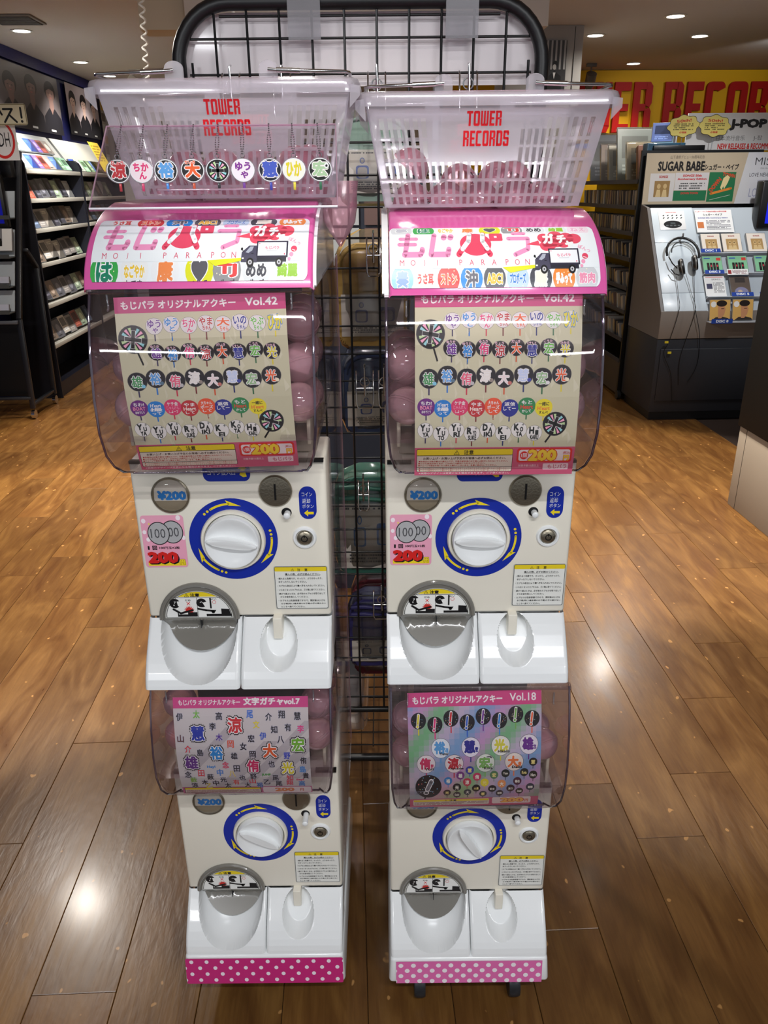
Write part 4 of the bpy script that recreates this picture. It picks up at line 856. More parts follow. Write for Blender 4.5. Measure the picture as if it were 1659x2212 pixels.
    shared('bez', lambda: lathe('dial_ring', [(.0545, 0), (.0545, .006), (.0525, .009), (.0485, .008), (.047, .003)], M_BODY, None, 48, FK, capa=False, capb=False), t).name = 'dial_ring'
    kn = shared('knob', lambda: lathe('turn_knob', [(.0462, .001), (.0462, .016), (.0445, .0195), (.0425, .0195), (.034, .0145), (.018, .011), (.002, .010)], M_WHITE, None, 48, FK), t); kn.name = 'turn_knob'
    g = []; 
    for k in range(24):
        a = 2*PI*k/24; g.append((.0425*math.copysign(abs(math.cos(a))**.9, math.cos(a)), .0075*math.sin(a)))
    gr = extrude_poly('knob_grip', g, -.010, -.0245, M_WHITE, None, Matrix.Translation((0, 0, .150)) @ Matrix.Rotation(knob_rot, 4, 'Y'), .0015); gr.parent = kn
    # price window
    wn = shared('winring', lambda: lathe('price_window', [(.0315, 0), (.0315, .003), (.0295, .0045), (.0285, .002)], M_METAL, None, 36, front_at(-.097, 0, .231), capa=False, capb=False), t); wn.name = 'price_window'
    shared('windisc', lambda: window_disc().build('price_disc', flat((-.097, -.0008, .231), .0615, .0592)), t).name = 'price_disc'
    shared('winlens', lambda: lathe('window_lens', [(.0285, .002), (.024, .0055), (.015, .008), (.002, .009)], M_ACRYL, None, 32, front_at(-.097, 0, .231), capa=False), t).name = 'window_lens'
    cs = shared('coin', lambda: lathe('coin_slot', [(.0275, 0), (.0275, .003), (.0255, .0055), (.022, .006), (.002, .0065)], M_METAL, None, 36, front_at(.076, 0, .237), capa=False), t); cs.name = 'coin_slot'
    sl = box('slot', .0745, .0775, -.0078, -.006, .223, .251, M_BLKP, None); sl.parent = cs
    # coin return button
    shared('btnr', lambda: lathe('button_socket', [(.0085, .0005), (.006, .0008), (.001, .0005)], M_BLKP, None, 20, front_at(.092, 0, .198), capa=False), t).name = 'button_socket'
    lathe('return_button', [(.0055, 0), (.0055, pin), (.004, pin+.0015), (.001, pin+.002)], M_WHITE, t, 16, front_at(.0935, -.0008, .1965))
    lk = shared('lock', lambda: lathe('key_lock', [(.0205, 0), (.0185, .004), (.0155, .0045), (.0135, .001)], M_WHITE, None, 32, front_at(.12, 0, .152), capa=False, capb=False), t); lk.name = 'key_lock'
    o = shared('lockm', lambda: lathe('lock_barrel', [(.0125, 0), (.0125, .004), (.009, .0065), (.001, .0065)], M_METAL, None, 28, front_at(.12, 0, .152)), lk); o.name = 'lock_barrel'
    def keyring():
        p = Print(100, 100)
        for k in range(28):
            a, b = 2*PI*k/28, 2*PI*(k+1)/28; p._add([(50+50*math.cos(a), 50+50*math.sin(a)), (50+50*math.cos(b), 50+50*math.sin(b)), (50+36*math.cos(b), 50+36*math.sin(b)), (50+36*math.cos(a), 50+36*math.sin(a))], [(0, 1, 2, 3)], (20, 18, 16), 1)
        p.rect(42, -12, 58, 34, (20, 18, 16), 1); return p.build('keyhole', flat((.12, -.0068, .152), .0115, .0115))
    o = shared('keyh', keyring, lk); o.name = 'keyhole'
    # stickers
    shared('pill', lambda: pill_label().build('return_label', flat((.128, -.0006, .215), .0285, .058)), t).name = 'return_label'
    if not lower: shared('price', lambda: price_sticker().build('price_sticker', flat((-.117, -.0006, .147), .072, .096)), t).name = 'price_sticker'
    shared('caut', lambda: caution_sticker().build('caution_sticker', flat((.110, -.0006, .057), .0925, .084)), t).name = 'caution_sticker'
    shared('coinl', lambda: coin_label().build('coin_label', flat((-.002, -.0006, .27), .077, .033)), t).name = 'coin_label'
    if header is not None:
        rows = []
        for zz, yy in HPROF+[(.680, .2), (.681, .372)]:
            row = []
            hl, hr = ((-.1615, .158), (-.152, .1615))[header]
            for xx, dd in ((hl, .004), (hl+.001, .0015), (hl+.0035, 0), (hr-.0035, 0), (hr-.001, .0015), (hr, .004)): row.append(Vector((xx, yy+dd*.6, zz-dd)))
            rows.append(row)
        rows.insert(0, [Vector((q.x, q.y+.01, q.z-.001)) for q in rows[0]])
        hc = grid_surface('header_cover', rows, M_PINK, t, thick=.003)
        fn, L = arc_fn(HPROF[::-1], 0, .302, .091, .2115, -.0012)
        cvs = header_print(header); hp = cvs.build('header_print', fn, hc, cuts=28, lift=.00007); hp.parent = hc
        poly = [(yy+.006, zz-.003) for zz, yy in HPROF]+[(.374, .678), (.374, .566)]
        for sx in (-1, 1):
            bm = bmesh.new(); a = [bm.verts.new((sx*.153, p[0], p[1])) for p in poly]; b = [bm.verts.new((sx*.1625, p[0], p[1])) for p in poly]
            bm.faces.new(a); bm.faces.new(b[::-1])
            for i in range(len(poly)): j = (i+1) % len(poly); bm.faces.new((a[i], b[i], b[j], a[j]))
            bmesh.ops.bevel(bm, geom=[e for e in bm.edges if abs(e.verts[0].co.x) > .16 and abs(e.verts[1].co.x) > .16], offset=.003, segments=2, affect='EDGES')
            finish('end_plate', bm, M_WHITE, t, smooth=True)
    if band is not None:
        zb0 = -.172 if band == 0 else -.162
        base = box('base', -HW-.002, HW+.002, -.078, .38, zb0, -.1, M_WHITE, t, .008, 3)
        for v in base.data.vertices:
            if v.co.z < -.14 and v.co.y < 0: v.co.y -= .006
            if v.co.z < -.14: v.co.x *= 1.02
        if band == 0:
            p = Print(1320, 250, 85, 1405); p.rrect(85, 1405, 1405, 1655, 14, (200, 40, 120)); p.clip = (85, 1405, 1405, 1655)
            for r in range(4):
                for i in range(-1, 12): p.ell(135+i*128+(70 if r % 2 else 0), 1438+r*60, 17, 18, (244, 232, 240), 1, 16)
            wd = .322; yy = -.0795
        else:
            p = Print(1132, 200, 260, 1285); p.rect(260, 1285, 1392, 1485, (224, 110, 172)); p.clip = (260, 1285, 1392, 1485)
            for r in range(4):
                for i in range(-1, 13): p.ell(296+i*97+(49 if r % 2 else 0), 1322+r*48, 19, 19, (244, 236, 240), 1, 18)
            wd = .300; yy = -.0795
        hh = (-.105)-(zb0+.003); f0 = plane_fn((0, yy-.0035, (zb0+.003-.105)/2), (1, 0, 0), (0, -.006, -hh) if False else (0, .007, hh), wd, hh)
        bp_ = p.build('polka_band', f0, t)
        casters(t, -z, M_DKMETAL, -.045 if band else .03)
    return t, prof
MS = {}
MS['LU'] = machine('capsule_machine', 'upper left capsule machine with pink header, under the basket with hanging keychains', -.254, 1.206, .906, False, math.radians(8), (.565, .295, 1.0), header=0, depth_full=False)
MS['LL'] = machine('capsule_machine', 'lower left capsule machine standing on a dark magenta polka dot base', -.254, 1.213, .256, True, math.radians(28), (.546, .312, .88), band=0, pin=.026)
MS['RU'] = machine('capsule_machine', 'upper right capsule machine with pink header, under the basket without keychains', .163, 1.238, .890, False, math.radians(3), (.565, .295, 1.0), header=1)
MS['RL'] = machine('capsule_machine', 'lower right capsule machine standing on a light pink polka dot base', .166, 1.215, .239, True, math.radians(58), (.549, .285, .85), band=1, pin=.014)
# display sheets inside the domes
def sheet(key, pr, lab, w_, path, dx=0, tilt=0, inset=0):
    t, prof = MS[key]; L0 = sum((Vector(a)-Vector(b)).length for a, b in zip(path, path[1:])); fn, L = arc_fn(path, 0, w_, 0, L0, inset)
    o = pr.build('display_sheet', fn, cuts=18, lift=.00009); o.location = t.location+Vector((dx, 0, 0)); o.rotation_euler = (0, tilt, 0); return tag(o, lab, 'display sheet', 'product sheets in the domes')
P42 = poster42()
o42 = sheet('RU', P42, 'cream product sheet Vol.42 in the upper right dome', .243, [(.573, -.068), (.5, -.090), (.42, -.102), (.35, -.104), (.30, -.096)], .006)
sheet('LU', P42, 'cream product sheet Vol.42 in the upper left dome', .243, [(.558, -.066), (.5, -.078), (.42, -.080), (.35, -.072), (.298, -.058)], .008, math.radians(-1.2))
sheet('LL', poster7(), 'grey product sheet vol.7 with scattered characters in the lower left dome', .236, [(.527, -.070), (.49, -.080), (.43, -.090), (.37, -.090), (.322, -.078)], .0)
sheet('RL', poster18(), 'rainbow product sheet Vol.18 in the lower right dome', .2365, [(.541, -.058), (.5, -.070), (.42, -.084), (.35, -.086), (.30, -.076)], .002, math.radians(-1.3))
# ------------------------------------------------------------------ capsules
def capsule_parts():
    def half(name, sgn, m, thick=.0012):
        prof = []; R = .031; n = 9
        for i in range(n+1):
            a = PI/2*i/n; prof.append((max(.0008, R*math.cos(a)), sgn*R*math.sin(a)*(1.0 if sgn > 0 else .96)))
        prof = [(R+.0008, sgn*.0002), (R+.0008, sgn*.0035), (R, sgn*.0036)]+[(r, h) for r, h in prof if abs(h) > .004]
        return lathe(name, prof, m, None, 24, capa=False, capb=True)
    up = half('upper_shell', 1, M_CAPSD); lo = half('lower_shell', -1, M_CAPSD); return up, lo
CAP_UP, CAP_LO = capsule_parts(); COL.objects.unlink(CAP_UP); COL.objects.unlink(CAP_LO)
hole_me = lathe('vent_hole', [(.0035, .0305), (.0045, .0318), (.003, .0316)], M_CAPSD, None, 14, capa=False, capb=False); COL.objects.unlink(hole_me)
M_LEAF = mat('leaflet_paper', (232, 222, 226), .6); M_ORG = mat('toy_orange', (226, 128, 84), .5)
leaf_bm = bmesh.new(); bbox(leaf_bm, -.019, .019, -.004, .004, -.014, .016, .001); leaf_me = bpy.data.meshes.new('leaflet'); leaf_bm.to_mesh(leaf_me); leaf_bm.free(); leaf_me.materials.append(M_LEAF)
toy_bm = bmesh.new(); bbox(toy_bm, -.012, .012, -.008, .008, -.020, .010, .002); bbox(toy_bm, -.018, .018, -.006, .006, .004, .010, .001); toy_me = bpy.data.meshes.new('orange_packet'); toy_bm.to_mesh(toy_me); toy_bm.free(); toy_me.materials.append(M_ORG)
def capsule(loc, rot, label, group, inner='leaf', shells=2):
    t = thing('capsule', label, 'capsule', loc, 0, group); t.rotation_euler = rot
    for k, src in enumerate((CAP_UP, CAP_LO)):
        if shells == 1 and k == 1: continue
        o = src.copy(); COL.objects.link(o); o.parent = t; o.name = src.name.split('.')[0]
    if inner:
        o = bpy.data.objects.new('leaflet' if inner == 'leaf' else 'orange_packet', leaf_me if inner == 'leaf' else toy_me); COL.objects.link(o); o.parent = t; o.rotation_euler = (.3, .4, .2)
    return t
rr = random.Random(4)
side_n = {-1: 'left', 1: 'right'}
dn = {'LU': 'upper left', 'LL': 'lower left', 'RU': 'upper right', 'RL': 'lower right'}
for key, (m, prof) in MS.items():
    zt, zb = prof[0][0], prof[-1][0]
    spots = {'LU': [(-1, -.066, .092), (-1, .008, .095), (-1, .09, .095), (-1, -.05, .150), (-1, .03, .152), (1, -.066, .098), (1, .008, .095), (1, -.05, .155), (1, .03, .16), (1, -.035, .213), (1, .05, .215)],
             'RU': [(-1, -.066, .098), (-1, .008, .095), (-1, .09, .095), (-1, -.055, .160), (-1, .03, .158), (-1, .1, .16), (1, -.066, .095), (1, .008, .097), (1, -.05, .155), (1, .03, .155)],
             'LL': [(-1, -.058, .100), (-1, .012, .095), (-1, -.04, .158), (1, -.058, .098), (1, .012, .095), (1, -.045, .160), (1, .03, .155)],
             'RL': [(-1, -.055, .095), (-1, .015, .095), (-1, -.04, .160), (1, -.055, .110), (1, .015, .095)]}[key]
    cnt_ = {}
    for i, (sx, y, dz) in enumerate(spots):
        k = cnt_.get(sx, 0); cnt_[sx] = k+1
        inner = 'toy' if (key, i) == ('LL', 0) else 'leaf' if i % 3 == 1 else None
        row = 'bottom layer' if dz < .12 else 'second layer' if dz < .19 else 'top layer'
        pos = m.location+Vector((sx*(.1265+rr.uniform(-.002, .0015)), y+.036, zb+dz))
        capsule(pos, (rr.uniform(-.8, .8), rr.uniform(-.8, .8), rr.uniform(0, 6)), 'pink capsule in %s dome, %s side, %s, %s from front%s' % (dn[key], side_n[sx], row, ORD[k if dz < .12 else k % 3], ', orange packet inside' if inner == 'toy' else ''), 'pink capsules in the domes', inner)

# ------------------------------------------------------------------ shopping baskets
M_LOGO = mat('logo_red', (214, 28, 38), .45)
def wall(name, A, B, C, D, nslots, rows, mask, parent, m=M_BASKET):
    """A,B bottom corners, C,D top corners; slots as real openings"""
    us = [0, .035]; 
    for i in range(nslots): a = .035+(.93)*i/nslots; b = .93/nslots; us += [a+b*.22, a+b*.78]
    us += [.965, 1]; us = sorted(set(us)); vs = [0]+[q for r in rows for q in r]+[1]
    A, B, C, D = map(Vector, (A, B, C, D)); bm = bmesh.new()
    V = [[bm.verts.new((A.lerp(B, u)).lerp(D.lerp(C, u), v)) for u in us] for v in vs]
    for j in range(len(vs)-1):
        ri = (j-1)//2 if j % 2 == 1 else None
        for i in range(len(us)-1):
            u0, u1 = us[i], us[i+1]
            if ri is not None and i >= 2 and i < len(us)-3 and i % 2 == 0 and mask(ri, (u0+u1)/2): continue
            bm.faces.new((V[j][i], V[j][i+1], V[j+1][i+1], V[j+1][i]))
    bmesh.ops.recalc_face_normals(bm, faces=bm.faces); bmesh.ops.solidify(bm, geom=list(bm.faces), thickness=.0022)
    return finish(name, bm, m, parent)
ROWS = [(.03, .10), (.125, .245), (.27, .43), (.46, .62), (.65, .82)]
def basket(x, y, z, label):
    t = thing('shopping_basket', label, 'basket', (x, y, z), 0, 'translucent shopping baskets')
    bw, bd, tw, td, h = .152, .095, .181, .13, .150
    c = [(-bw, -bd, 0), (bw, -bd, 0), (tw, -td, h), (-tw, -td, h)]; k = [(bw, bd, 0), (-bw, bd, 0), (-tw, td, h), (tw, td, h)]
    mk = lambda r, u: r < 3 or u < .25 or u > .75
    wall('front_wall', *c, 26, ROWS, mk, t); wall('rear_wall', *k, 26, ROWS, mk, t)
    wall('side_wall', (-bw, bd, 0), (-bw, -bd, 0), (-tw, -td, h), (-tw, td, h), 18, ROWS, lambda r, u: True, t)
    wall('side_wall', (bw, -bd, 0), (bw, bd, 0), (tw, td, h), (tw, -td, h), 18, ROWS, lambda r, u: True, t)
    box('bottom', -bw, bw, -bd, bd, 0, .0025, M_BASKET, t)
    # rim: a downturned flange all round
    def rr_(a, b, r, zz, n=5):
        o = []
        for cx, cy, s in ((a-r, -b+r, -PI/2), (a-r, b-r, 0), (-a+r, b-r, PI/2), (-a+r, -b+r, PI)):
            for i in range(n+1): o.append(Vector((cx+r*math.cos(s+PI/2*i/n), cy+r*math.sin(s+PI/2*i/n), zz)))
        return o
    rows = [rr_(tw-.003, td-.003, .014, h-.004), rr_(tw, td, .016, h+.005), rr_(tw+.004, td+.004, .018, h+.008), rr_(tw+.010, td+.009, .022, h+.006), rr_(tw+.013, td+.011, .024, h), rr_(tw+.013, td+.011, .024, h-.012)]
    grid_surface('rim', rows, M_BASKET, t, cyc=True, thick=.0018)
    for sx in (-1, 1):   # corner grips under the rim ends
        a = [(sx*(tw-.002), h-.032), (sx*(tw+.013), h-.016), (sx*(tw+.013), h-.004), (sx*(tw-.001), h-.002)]
        for y0 in (-td-.008, td+.006):
            bm = bmesh.new(); f = [bm.verts.new((p[0], y0, p[1])) for p in a]; g = [bm.verts.new((p[0], y0+.002, p[1])) for p in a]; bm.faces.new(f); bm.faces.new(g[::-1])
            for i in range(4): bm.faces.new((f[i], g[i], g[(i+1) % 4], f[(i+1) % 4]))
            finish('rim_gusset', bm, M_BASKET, t)
        lugs = []
        for sy in (-1, 1):
            yy = sy*(td+.004); pts = [(-.013, 0), (.013, 0), (.013, .012)]+[(.013*math.cos(PI*q/10), .016+.009*math.sin(PI*q/10)) for q in range(11)]+[(-.013, .012)]
            extrude_poly('handle_lug', [(sx*.066+p[0], h+.004+p[1]) for p in pts], yy-.002, yy+.002, M_BASKET, t)
            lugs.append(Vector((sx*.066, yy, h+.017)))
        ex = tw-.002
        # folded-out wire handle
        P = [lugs[0]+Vector((0, -.006, 0)), lugs[0]+Vector((sx*.012, -.006, -.001)), Vector((sx*(ex-.006), -td-.006, h+.0135)), Vector((sx*ex, -td+.004, h+.0135)), Vector((sx*(ex+.001), td-.004, h+.0145)), Vector((sx*(ex-.006), td+.006, h+.0145)), lugs[1]+Vector((sx*.012, .006, -.001)), lugs[1]+Vector((0, .006, 0))]
        hd = tube('handle', P, .0024, M_CHROME, t)
        tube('handle_sleeve', [lugs[0]+Vector((sx*.012, -.006, -.001)), lugs[0]+Vector((sx*.045, -.006, -.0022))], .0036, M_CHROME, hd)
    # logo, front and back
    def logo(pos_y, sgn, nm_):
        p = Print(100, 72); p.block('TOWER', 44, 15, 74, 29, (214, 28, 38), 0); p.block('RECORDS', 50, 54, 98, 31, (214, 28, 38), 0)
        d = Vector((0, -sgn*(td-bd), h)).normalized(); zc = h*.72; yc = -sgn*(bd+(td-bd)*.72)-sgn*.0012
        return p.build(nm_, plane_fn((0, yc, zc), (sgn, 0, 0), d, .070, .050), t)
    logo(0, 1, 'front_logo'); logo(0, -1, 'rear_logo')
    return t
BL = basket(-.222, 1.385, 1.5885, 'milky translucent shopping basket on the left machine, behind the acrylic keychain stand')
BR = basket(.158, 1.415, 1.5725, 'milky translucent shopping basket on the right machine with an unobstructed red logo')
# empty capsule shells in the baskets
half_me = CAP_UP.data.copy(); half_me.materials.clear(); half_me.materials.append(M_CAPS)
rr = random.Random(11)
def shells(B, nmx, spots):
    for i, (x, y, z) in enumerate(spots):
        o = bpy.data.objects.new('capsule_shell', half_me); COL.objects.link(o); o.location = B.location+Vector((x, y, z)); q_ = .25 if i < 10 else .9; o.rotation_euler = (rr.uniform(-q_, q_), rr.uniform(-q_, q_), rr.uniform(0, 6))
        tag(o, 'empty pink capsule half in %s basket, %s from left, %s row' % (nmx, ORD[i % 5], ['front', 'rear', 'upper', 'top'][i//5]), 'capsule shell', 'empty capsule halves in the %s basket' % nmx)
front = [(-.108, -.055, .006), (-.052, -.058, .007), (.002, -.055, .006), (.056, -.056, .007), (.108, -.054, .006)]
rear = [(-.105, .02, .006), (-.05, .03, .006), (.01, .02, .006), (.065, .03, .006), (.110, .02, .006)]
shells(BL, 'left', front+rear+[(-.085, -.03, .040), (-.03, -.02, .042), (.03, -.03, .040), (.088, -.02, .046), (.112, -.04, .046)])
shells(BR, 'right', front+rear+[(-.112, -.025, .058), (-.03, -.02, .034), (.03, -.03, .036), (.06, .0, .038)])
# pink bag hanging at the right end of the left basket
bmg = bmesh.new(); rows = []
prof = [(.0, .055, .028), (-.02, .054, .032), (-.05, .05, .034), (-.075, .042, .03), (-.095, .028, .022), (-.11, .014, .012), (-.122, .003, .003)]
for dz, rx, ry in prof: rows.append([Vector((rx*math.cos(2*PI*k/20)*(1+.06*math.sin(5*k+dz*60)), ry*math.sin(2*PI*k/20)*(1+.1*math.cos(3*k+dz*90)), dz)) for k in range(20)])
pbag = grid_surface('liner_bag', rows, M_PBAG, None, cyc=True); pbag.location = (-.066, 1.33, 1.612); pbag.scale = (.56, .8, .8)
tag(pbag, 'pink translucent bag corner drooping beside the left basket', 'bag')

# ------------------------------------------------------------------ acrylic keychain stand
AST = thing('acrylic_stand', 'clear leaning acrylic sheet holding keychains in front of the left basket', 'display stand', (-.232, 1.165, 1.578))
TL = Vector((0, .085, .108)); 
def sheet_pt(u, v): return Vector((u, TL.y*v, TL.z*v))
bm = bmesh.new(); nrm = Vector((0, -TL.z, TL.y)).normalized()*.0028
bl, br_, tr_, tl_ = sheet_pt(-.172, 0), sheet_pt(.172, 0), sheet_pt(.168, 1), sheet_pt(-.160, 1)
fr = [bm.verts.new(p) for p in (bl, br_, tr_, tl_)]; bk = [bm.verts.new(p-nrm) for p in (bl, br_, tr_, tl_)]
bm.faces.new(fr); bm.faces.new(bk[::-1])
for i in range(4): bm.faces.new((fr[i], bk[i], bk[(i+1) % 4], fr[(i+1) % 4]))
finish('leaning_sheet', bm, M_ACRYL, AST)
tube('sheet_edge', [bl, tl_], .0011, M_EDGE, AST, 6); tube('sheet_edge', [tl_, tr_], .0011, M_EDGE, AST, 6); tube('sheet_edge', [bl, br_], .0016, mat('edge_bright', (236, 232, 240), .2, coat=.5), AST, 6); tube('sheet_edge', [br_, tr_], .0009, M_EDGE, AST, 6)
box('foot_sheet', -.172, .172, -.001, .135, -.0035, -.0008, M_ACRYL, AST)
box('ledge', -.08, .075, .018, .055, .022, .0245, M_EDGE, AST, .0008)
KC = [('涼', (190, 30, 40), (26, 16, 18), DRED, 'black and dark red'), ('ちかん', (226, 50, 120), (245, 225, 232), (220, 60, 110), 'white and pink'), ('裕', (90, 160, 225), (22, 22, 30), (60, 140, 220), 'black and pale blue'), ('大', (236, 96, 40), (26, 20, 18), (200, 80, 40), 'black and orange'),
      ('＊', None, BLK, BLK, 'black pinwheel patterned'), ('ゆうや', (130, 50, 150), (240, 232, 240), (110, 50, 150), 'white and purple'), ('慧', (70, 90, 190), (20, 22, 40), (50, 60, 170), 'black and dark blue'), ('ひか', (222, 208, 40), (238, 238, 226), (226, 214, 60), 'white and yellow'), ('宏', (170, 200, 160), (24, 28, 24), (30, 110, 70), 'black and green')]
M_KACR = clear('keychain_acrylic', (250, 248, 250), .85, .05, (240, 240, 244), 1)
chain_bm = bmesh.new()
def bead_chain(o, p0, p1, n=13):
    bm = bmesh.new()
    for side in (-1, 1):
        for i in range(n+1):
            k = i/n; q = Vector(p0).lerp(Vector(p1), k)+Vector((side*.0022*math.sin(PI*min(1, k*1.3)), 0, 0)); bmesh.ops.create_icosphere(bm, subdivisions=1, radius=.00125, matrix=Matrix.Translation(q))
    return finish('ball_chain', bm, M_CHROME, o)
for i, px in enumerate([269, 317, 369, 425, 478, 531, 588, 638, 693]):
    u = (px-478)*1.118/1694+.0; chs, ccol, face, stick, desc = KC[i]
    x = AST.location.x+u+.0; base = AST.location+sheet_pt(0, .44)+Vector((0, -.013, .0)); base.x = x+.006
    kc = thing('keychain', '%s round fan keychain, %s from the left on the acrylic stand' % (desc, ORD[i]), 'keychain', base, 0, 'fan keychains on the acrylic stand')
    tilt = 0
    extr = []
    for k in range(28):
        a = 2*PI*k/28; extr.append((.0168*math.cos(a)*(1.04+.05*math.sin(a)), .0158*math.sin(a)))
    extrude_poly('acrylic_disc', extr, -.0015, .0015, M_KACR, kc)
    p = Print(120, 120)
    p.fan(60, 60, 55, (235, 235, 238) if face != WHT else (200, 200, 200), 0); p.fan(60, 60, 51, face, 1)
    if ccol is None: pinwheel(p, 60, 60, 50, 1, 0)
    else:
        p.text(chs if len(chs) < 3 else chs[:2], 60, 56 if len(chs) < 3 else 42, 76, 72 if len(chs) < 3 else 40, ccol, 2, .05, out=(245, 235, 235), ow=.06)
        if len(chs) == 3: p.text(chs[2], 66, 80, 38, 34, ccol, 2, .05, out=(245, 235, 235), ow=.06)
        if i == 8: p.ell(92, 42, 12, 12, (235, 235, 235), 4); p.poly([(92, 36), (98, 41), (96, 48), (88, 48), (86, 41)], BLK, 5)
        if i == 0: p.text('りょう', 60, 22, 60, 18, (220, 60, 60), 4, .04, out=(245, 225, 225), ow=.05)
        if i == 3: p.text('だいき', 50, 22, 52, 17, (235, 110, 60), 4, .04, out=(245, 225, 225), ow=.05)
    p.build('fan_print', flat((0, -.0017, 0), .034, .034), kc, lift=.00006)
    box('fan_stick', -.0018, .0018, -.0012, .0012, -.026, -.0155, mat('stick_'+str(i), stick, .3, coat=.4), kc, .0006)
    tube('jump_ring', [(.003*math.cos(2*PI*k/12), 0, .0185+.003*math.sin(2*PI*k/12)) for k in range(12)], .0006, M_CHROME, kc, 6, True)
    p1 = (AST.location+sheet_pt(u, 1)+Vector((0, -.003, .001)))-base
    bead_chain(kc, (0, 0, .021), (p1.x, p1.y, p1.z))
# clear side panel standing at the right of the left machines
sp_ = thing('acrylic_side_panel', 'tall clear acrylic panel along the right side of the left machines', 'panel', (-.0895, 1.24, .30))
box('clear_sheet', -.0012, .0012, 0, .40, 0, 1.18, M_ACRYL, sp_)
tube('panel_edge', [(0, .40, 0), (0, .40, 1.18)], .0013, M_EDGE, sp_, 6)

# ------------------------------------------------------------------ mesh rack behind
RK = thing('mesh_rack', 'tall black wire mesh display rack with rounded tubular frame behind the machines', 'rack', (-.0375, 1.75, 0))
X0, X1, ZT, RC = -.354, .354, 1.930, .105
def arch():
    P = [(X0, 0, .10), (X0, 0, ZT-RC)]
    for k in range(1, 9): a = PI/2*k/9; P.append((X0+RC-RC*math.cos(a), 0, ZT-RC+RC*math.sin(a)))
    P += [(X0+RC, 0, ZT), (X1-RC, 0, ZT)]
    for k in range(1, 9): a = PI/2*(9-k)/9; P.append((X1-RC+RC*math.cos(a), 0, ZT-RC+RC*math.sin(a)))
    P += [(X1, 0, ZT-RC), (X1, 0, .10)]; return P
tube('frame_tube', arch(), .0138, M_BLACK, RK, 14)
bm = bmesh.new()
for i in range(-6, 7):
    x = .0325+.0624*i
    if abs(x) < .345: tube('grid_wire', [(x, 0, .31), (x, 0, ZT-.012 if abs(x) < .3 else ZT-.05)], .0026 if abs(x) < .32 else .0026, M_BLACK, RK, 6)
for sx in (X0+.026, X1-.026): tube('grid_wire', [(sx, 0, .31), (sx, 0, 1.83)], .0026, M_BLACK, RK, 6)
for k in range(-19, 8):
    z = 1.504+.0611*k; hw = .366-.026 if z < 1.87 else (.30 if z < 1.92 else .27)
    if z < .32 or z > 1.9: continue
    hw = .335
    tube('grid_wire', [(-hw, .004, z), (hw, .004, z)], .0024, M_BLACK, RK, 6)
tube('grid_wire', [(-.27, .004, ZT-.022), (.27, .004, ZT-.022)], .0024, M_BLACK, RK, 6)
tube('cross_rail', [(X0, 0, .305), (X1, 0, .305)], .008, M_BLACK, RK); tube('cross_rail', [(X0, 0, .145), (X1, 0, .145)], .011, M_BLACK, RK)
for sx in (X0, X1):
    tube('foot_rail', [(sx, -.02, .085), (sx, .55, .085)], .014, M_BLACK, RK)
    for yy in (0, .5): lathe('caster', [(.01, -.012), (.035, -.012), (.035, .012), (.01, .012)], M_DKMETAL, RK, 20, Matrix.Translation((sx, yy, .036)) @ Matrix.Rotation(PI/2, 4, 'Y'))
# rear lower shelf mesh
for k in range(9): tube('shelf_wire', [(X0, .04+.055*k, .155), (X1, .04+.055*k, .155)], .002, M_BLACK, RK, 5)
for k in range(7): tube('shelf_wire', [(-.32+.107*k, .03, .158), (-.32+.107*k, .5, .158)], .002, M_BLACK, RK, 5)
# board behind the grid top, with tape
BD = thing('back_board', 'plain off-white board fixed behind the top of the mesh rack', 'board', (-.0375, 1.775, 1.79))
def roundtop():
    w_, h_, r = .345, .128, .085; P = [(-w_, 0), (w_, 0), (w_, h_-r)]
    for k in range(1, 8): a = PI/2*k/7; P.append((w_-r+r*math.cos(a), h_-r+r*math.sin(a)))
    for k in range(0, 8): a = PI/2*k/7; P.append((-w_+r-r*math.sin(a), h_-r+r*math.cos(a)))
    return P
extrude_poly('board', roundtop(), 0, .004, mat('board_white', (236, 228, 230), .45, coat=.3), BD)
M_TAPE = clear('tape', (225, 225, 228), .72, .08, (230, 225, 230), 1, .15)
for px in (-.105, .195): box('tape_strip', px-.031, px+.031, -.045, -.0435, .075, .165, M_TAPE, BD)

# silver price hooks on the grid
def hook(x, z, label, wide=.014, h=.075, y=1.738):
    t = thing('wire_hook', label, 'hook', (x, y, z), 0, 'silver wire hooks on the mesh rack')
    tube('u_loop', [(-wide, 0, 0), (-wide, -.012, -h*.1), (-wide, -.02, -h*.9), (-wide+.004, -.021, -h), (wide-.004, -.021, -h), (wide, -.02, -h*.9), (wide, -.012, -h*.1), (wide, 0, 0)], .0018, M_CHROME, t, 6)
    tube('peg', [(0, .0, .014), (0, -.02, .010), (0, -.024, -h*.62), (0, .09, -h*.62), (0, .15, -h*.5)], .0022, M_CHROME, t, 6)
    tube('cross_bar', [(-wide, -.016, -h*.45), (wide, -.016, -h*.45)], .0018, M_CHROME, t, 6)
    tube('hook_ring', [(.010*math.cos(2*PI*k/14), -.012, -h*.28+.010*math.sin(2*PI*k/14)) for k in range(14)], .0014, M_CHROME, t, 6, True)
hook(-.017, 1.505, 'silver hook in the gap beside the right header'); hook(-.040, 1.225, 'silver hook in the gap in front of the blue pouch', .019, .08); hook(.003, 1.225, 'silver hook partly hidden by the right upper dome', .012, .08)
hook(-.048, .966, 'silver hook in the gap in front of the teal pouch', .012, .07); hook(-.008, .672, 'silver hook in the gap in front of the dark purple pouch', .02, .07)
for xx, lb in ((-.289, 'above the left end of the left basket'), (-.19, 'above the right half of the left basket'), (-.006, 'between the two baskets'), (.172, 'above the left half of the right basket')): hook(xx, 1.81, 'silver wire hook '+lb, .017, .08)

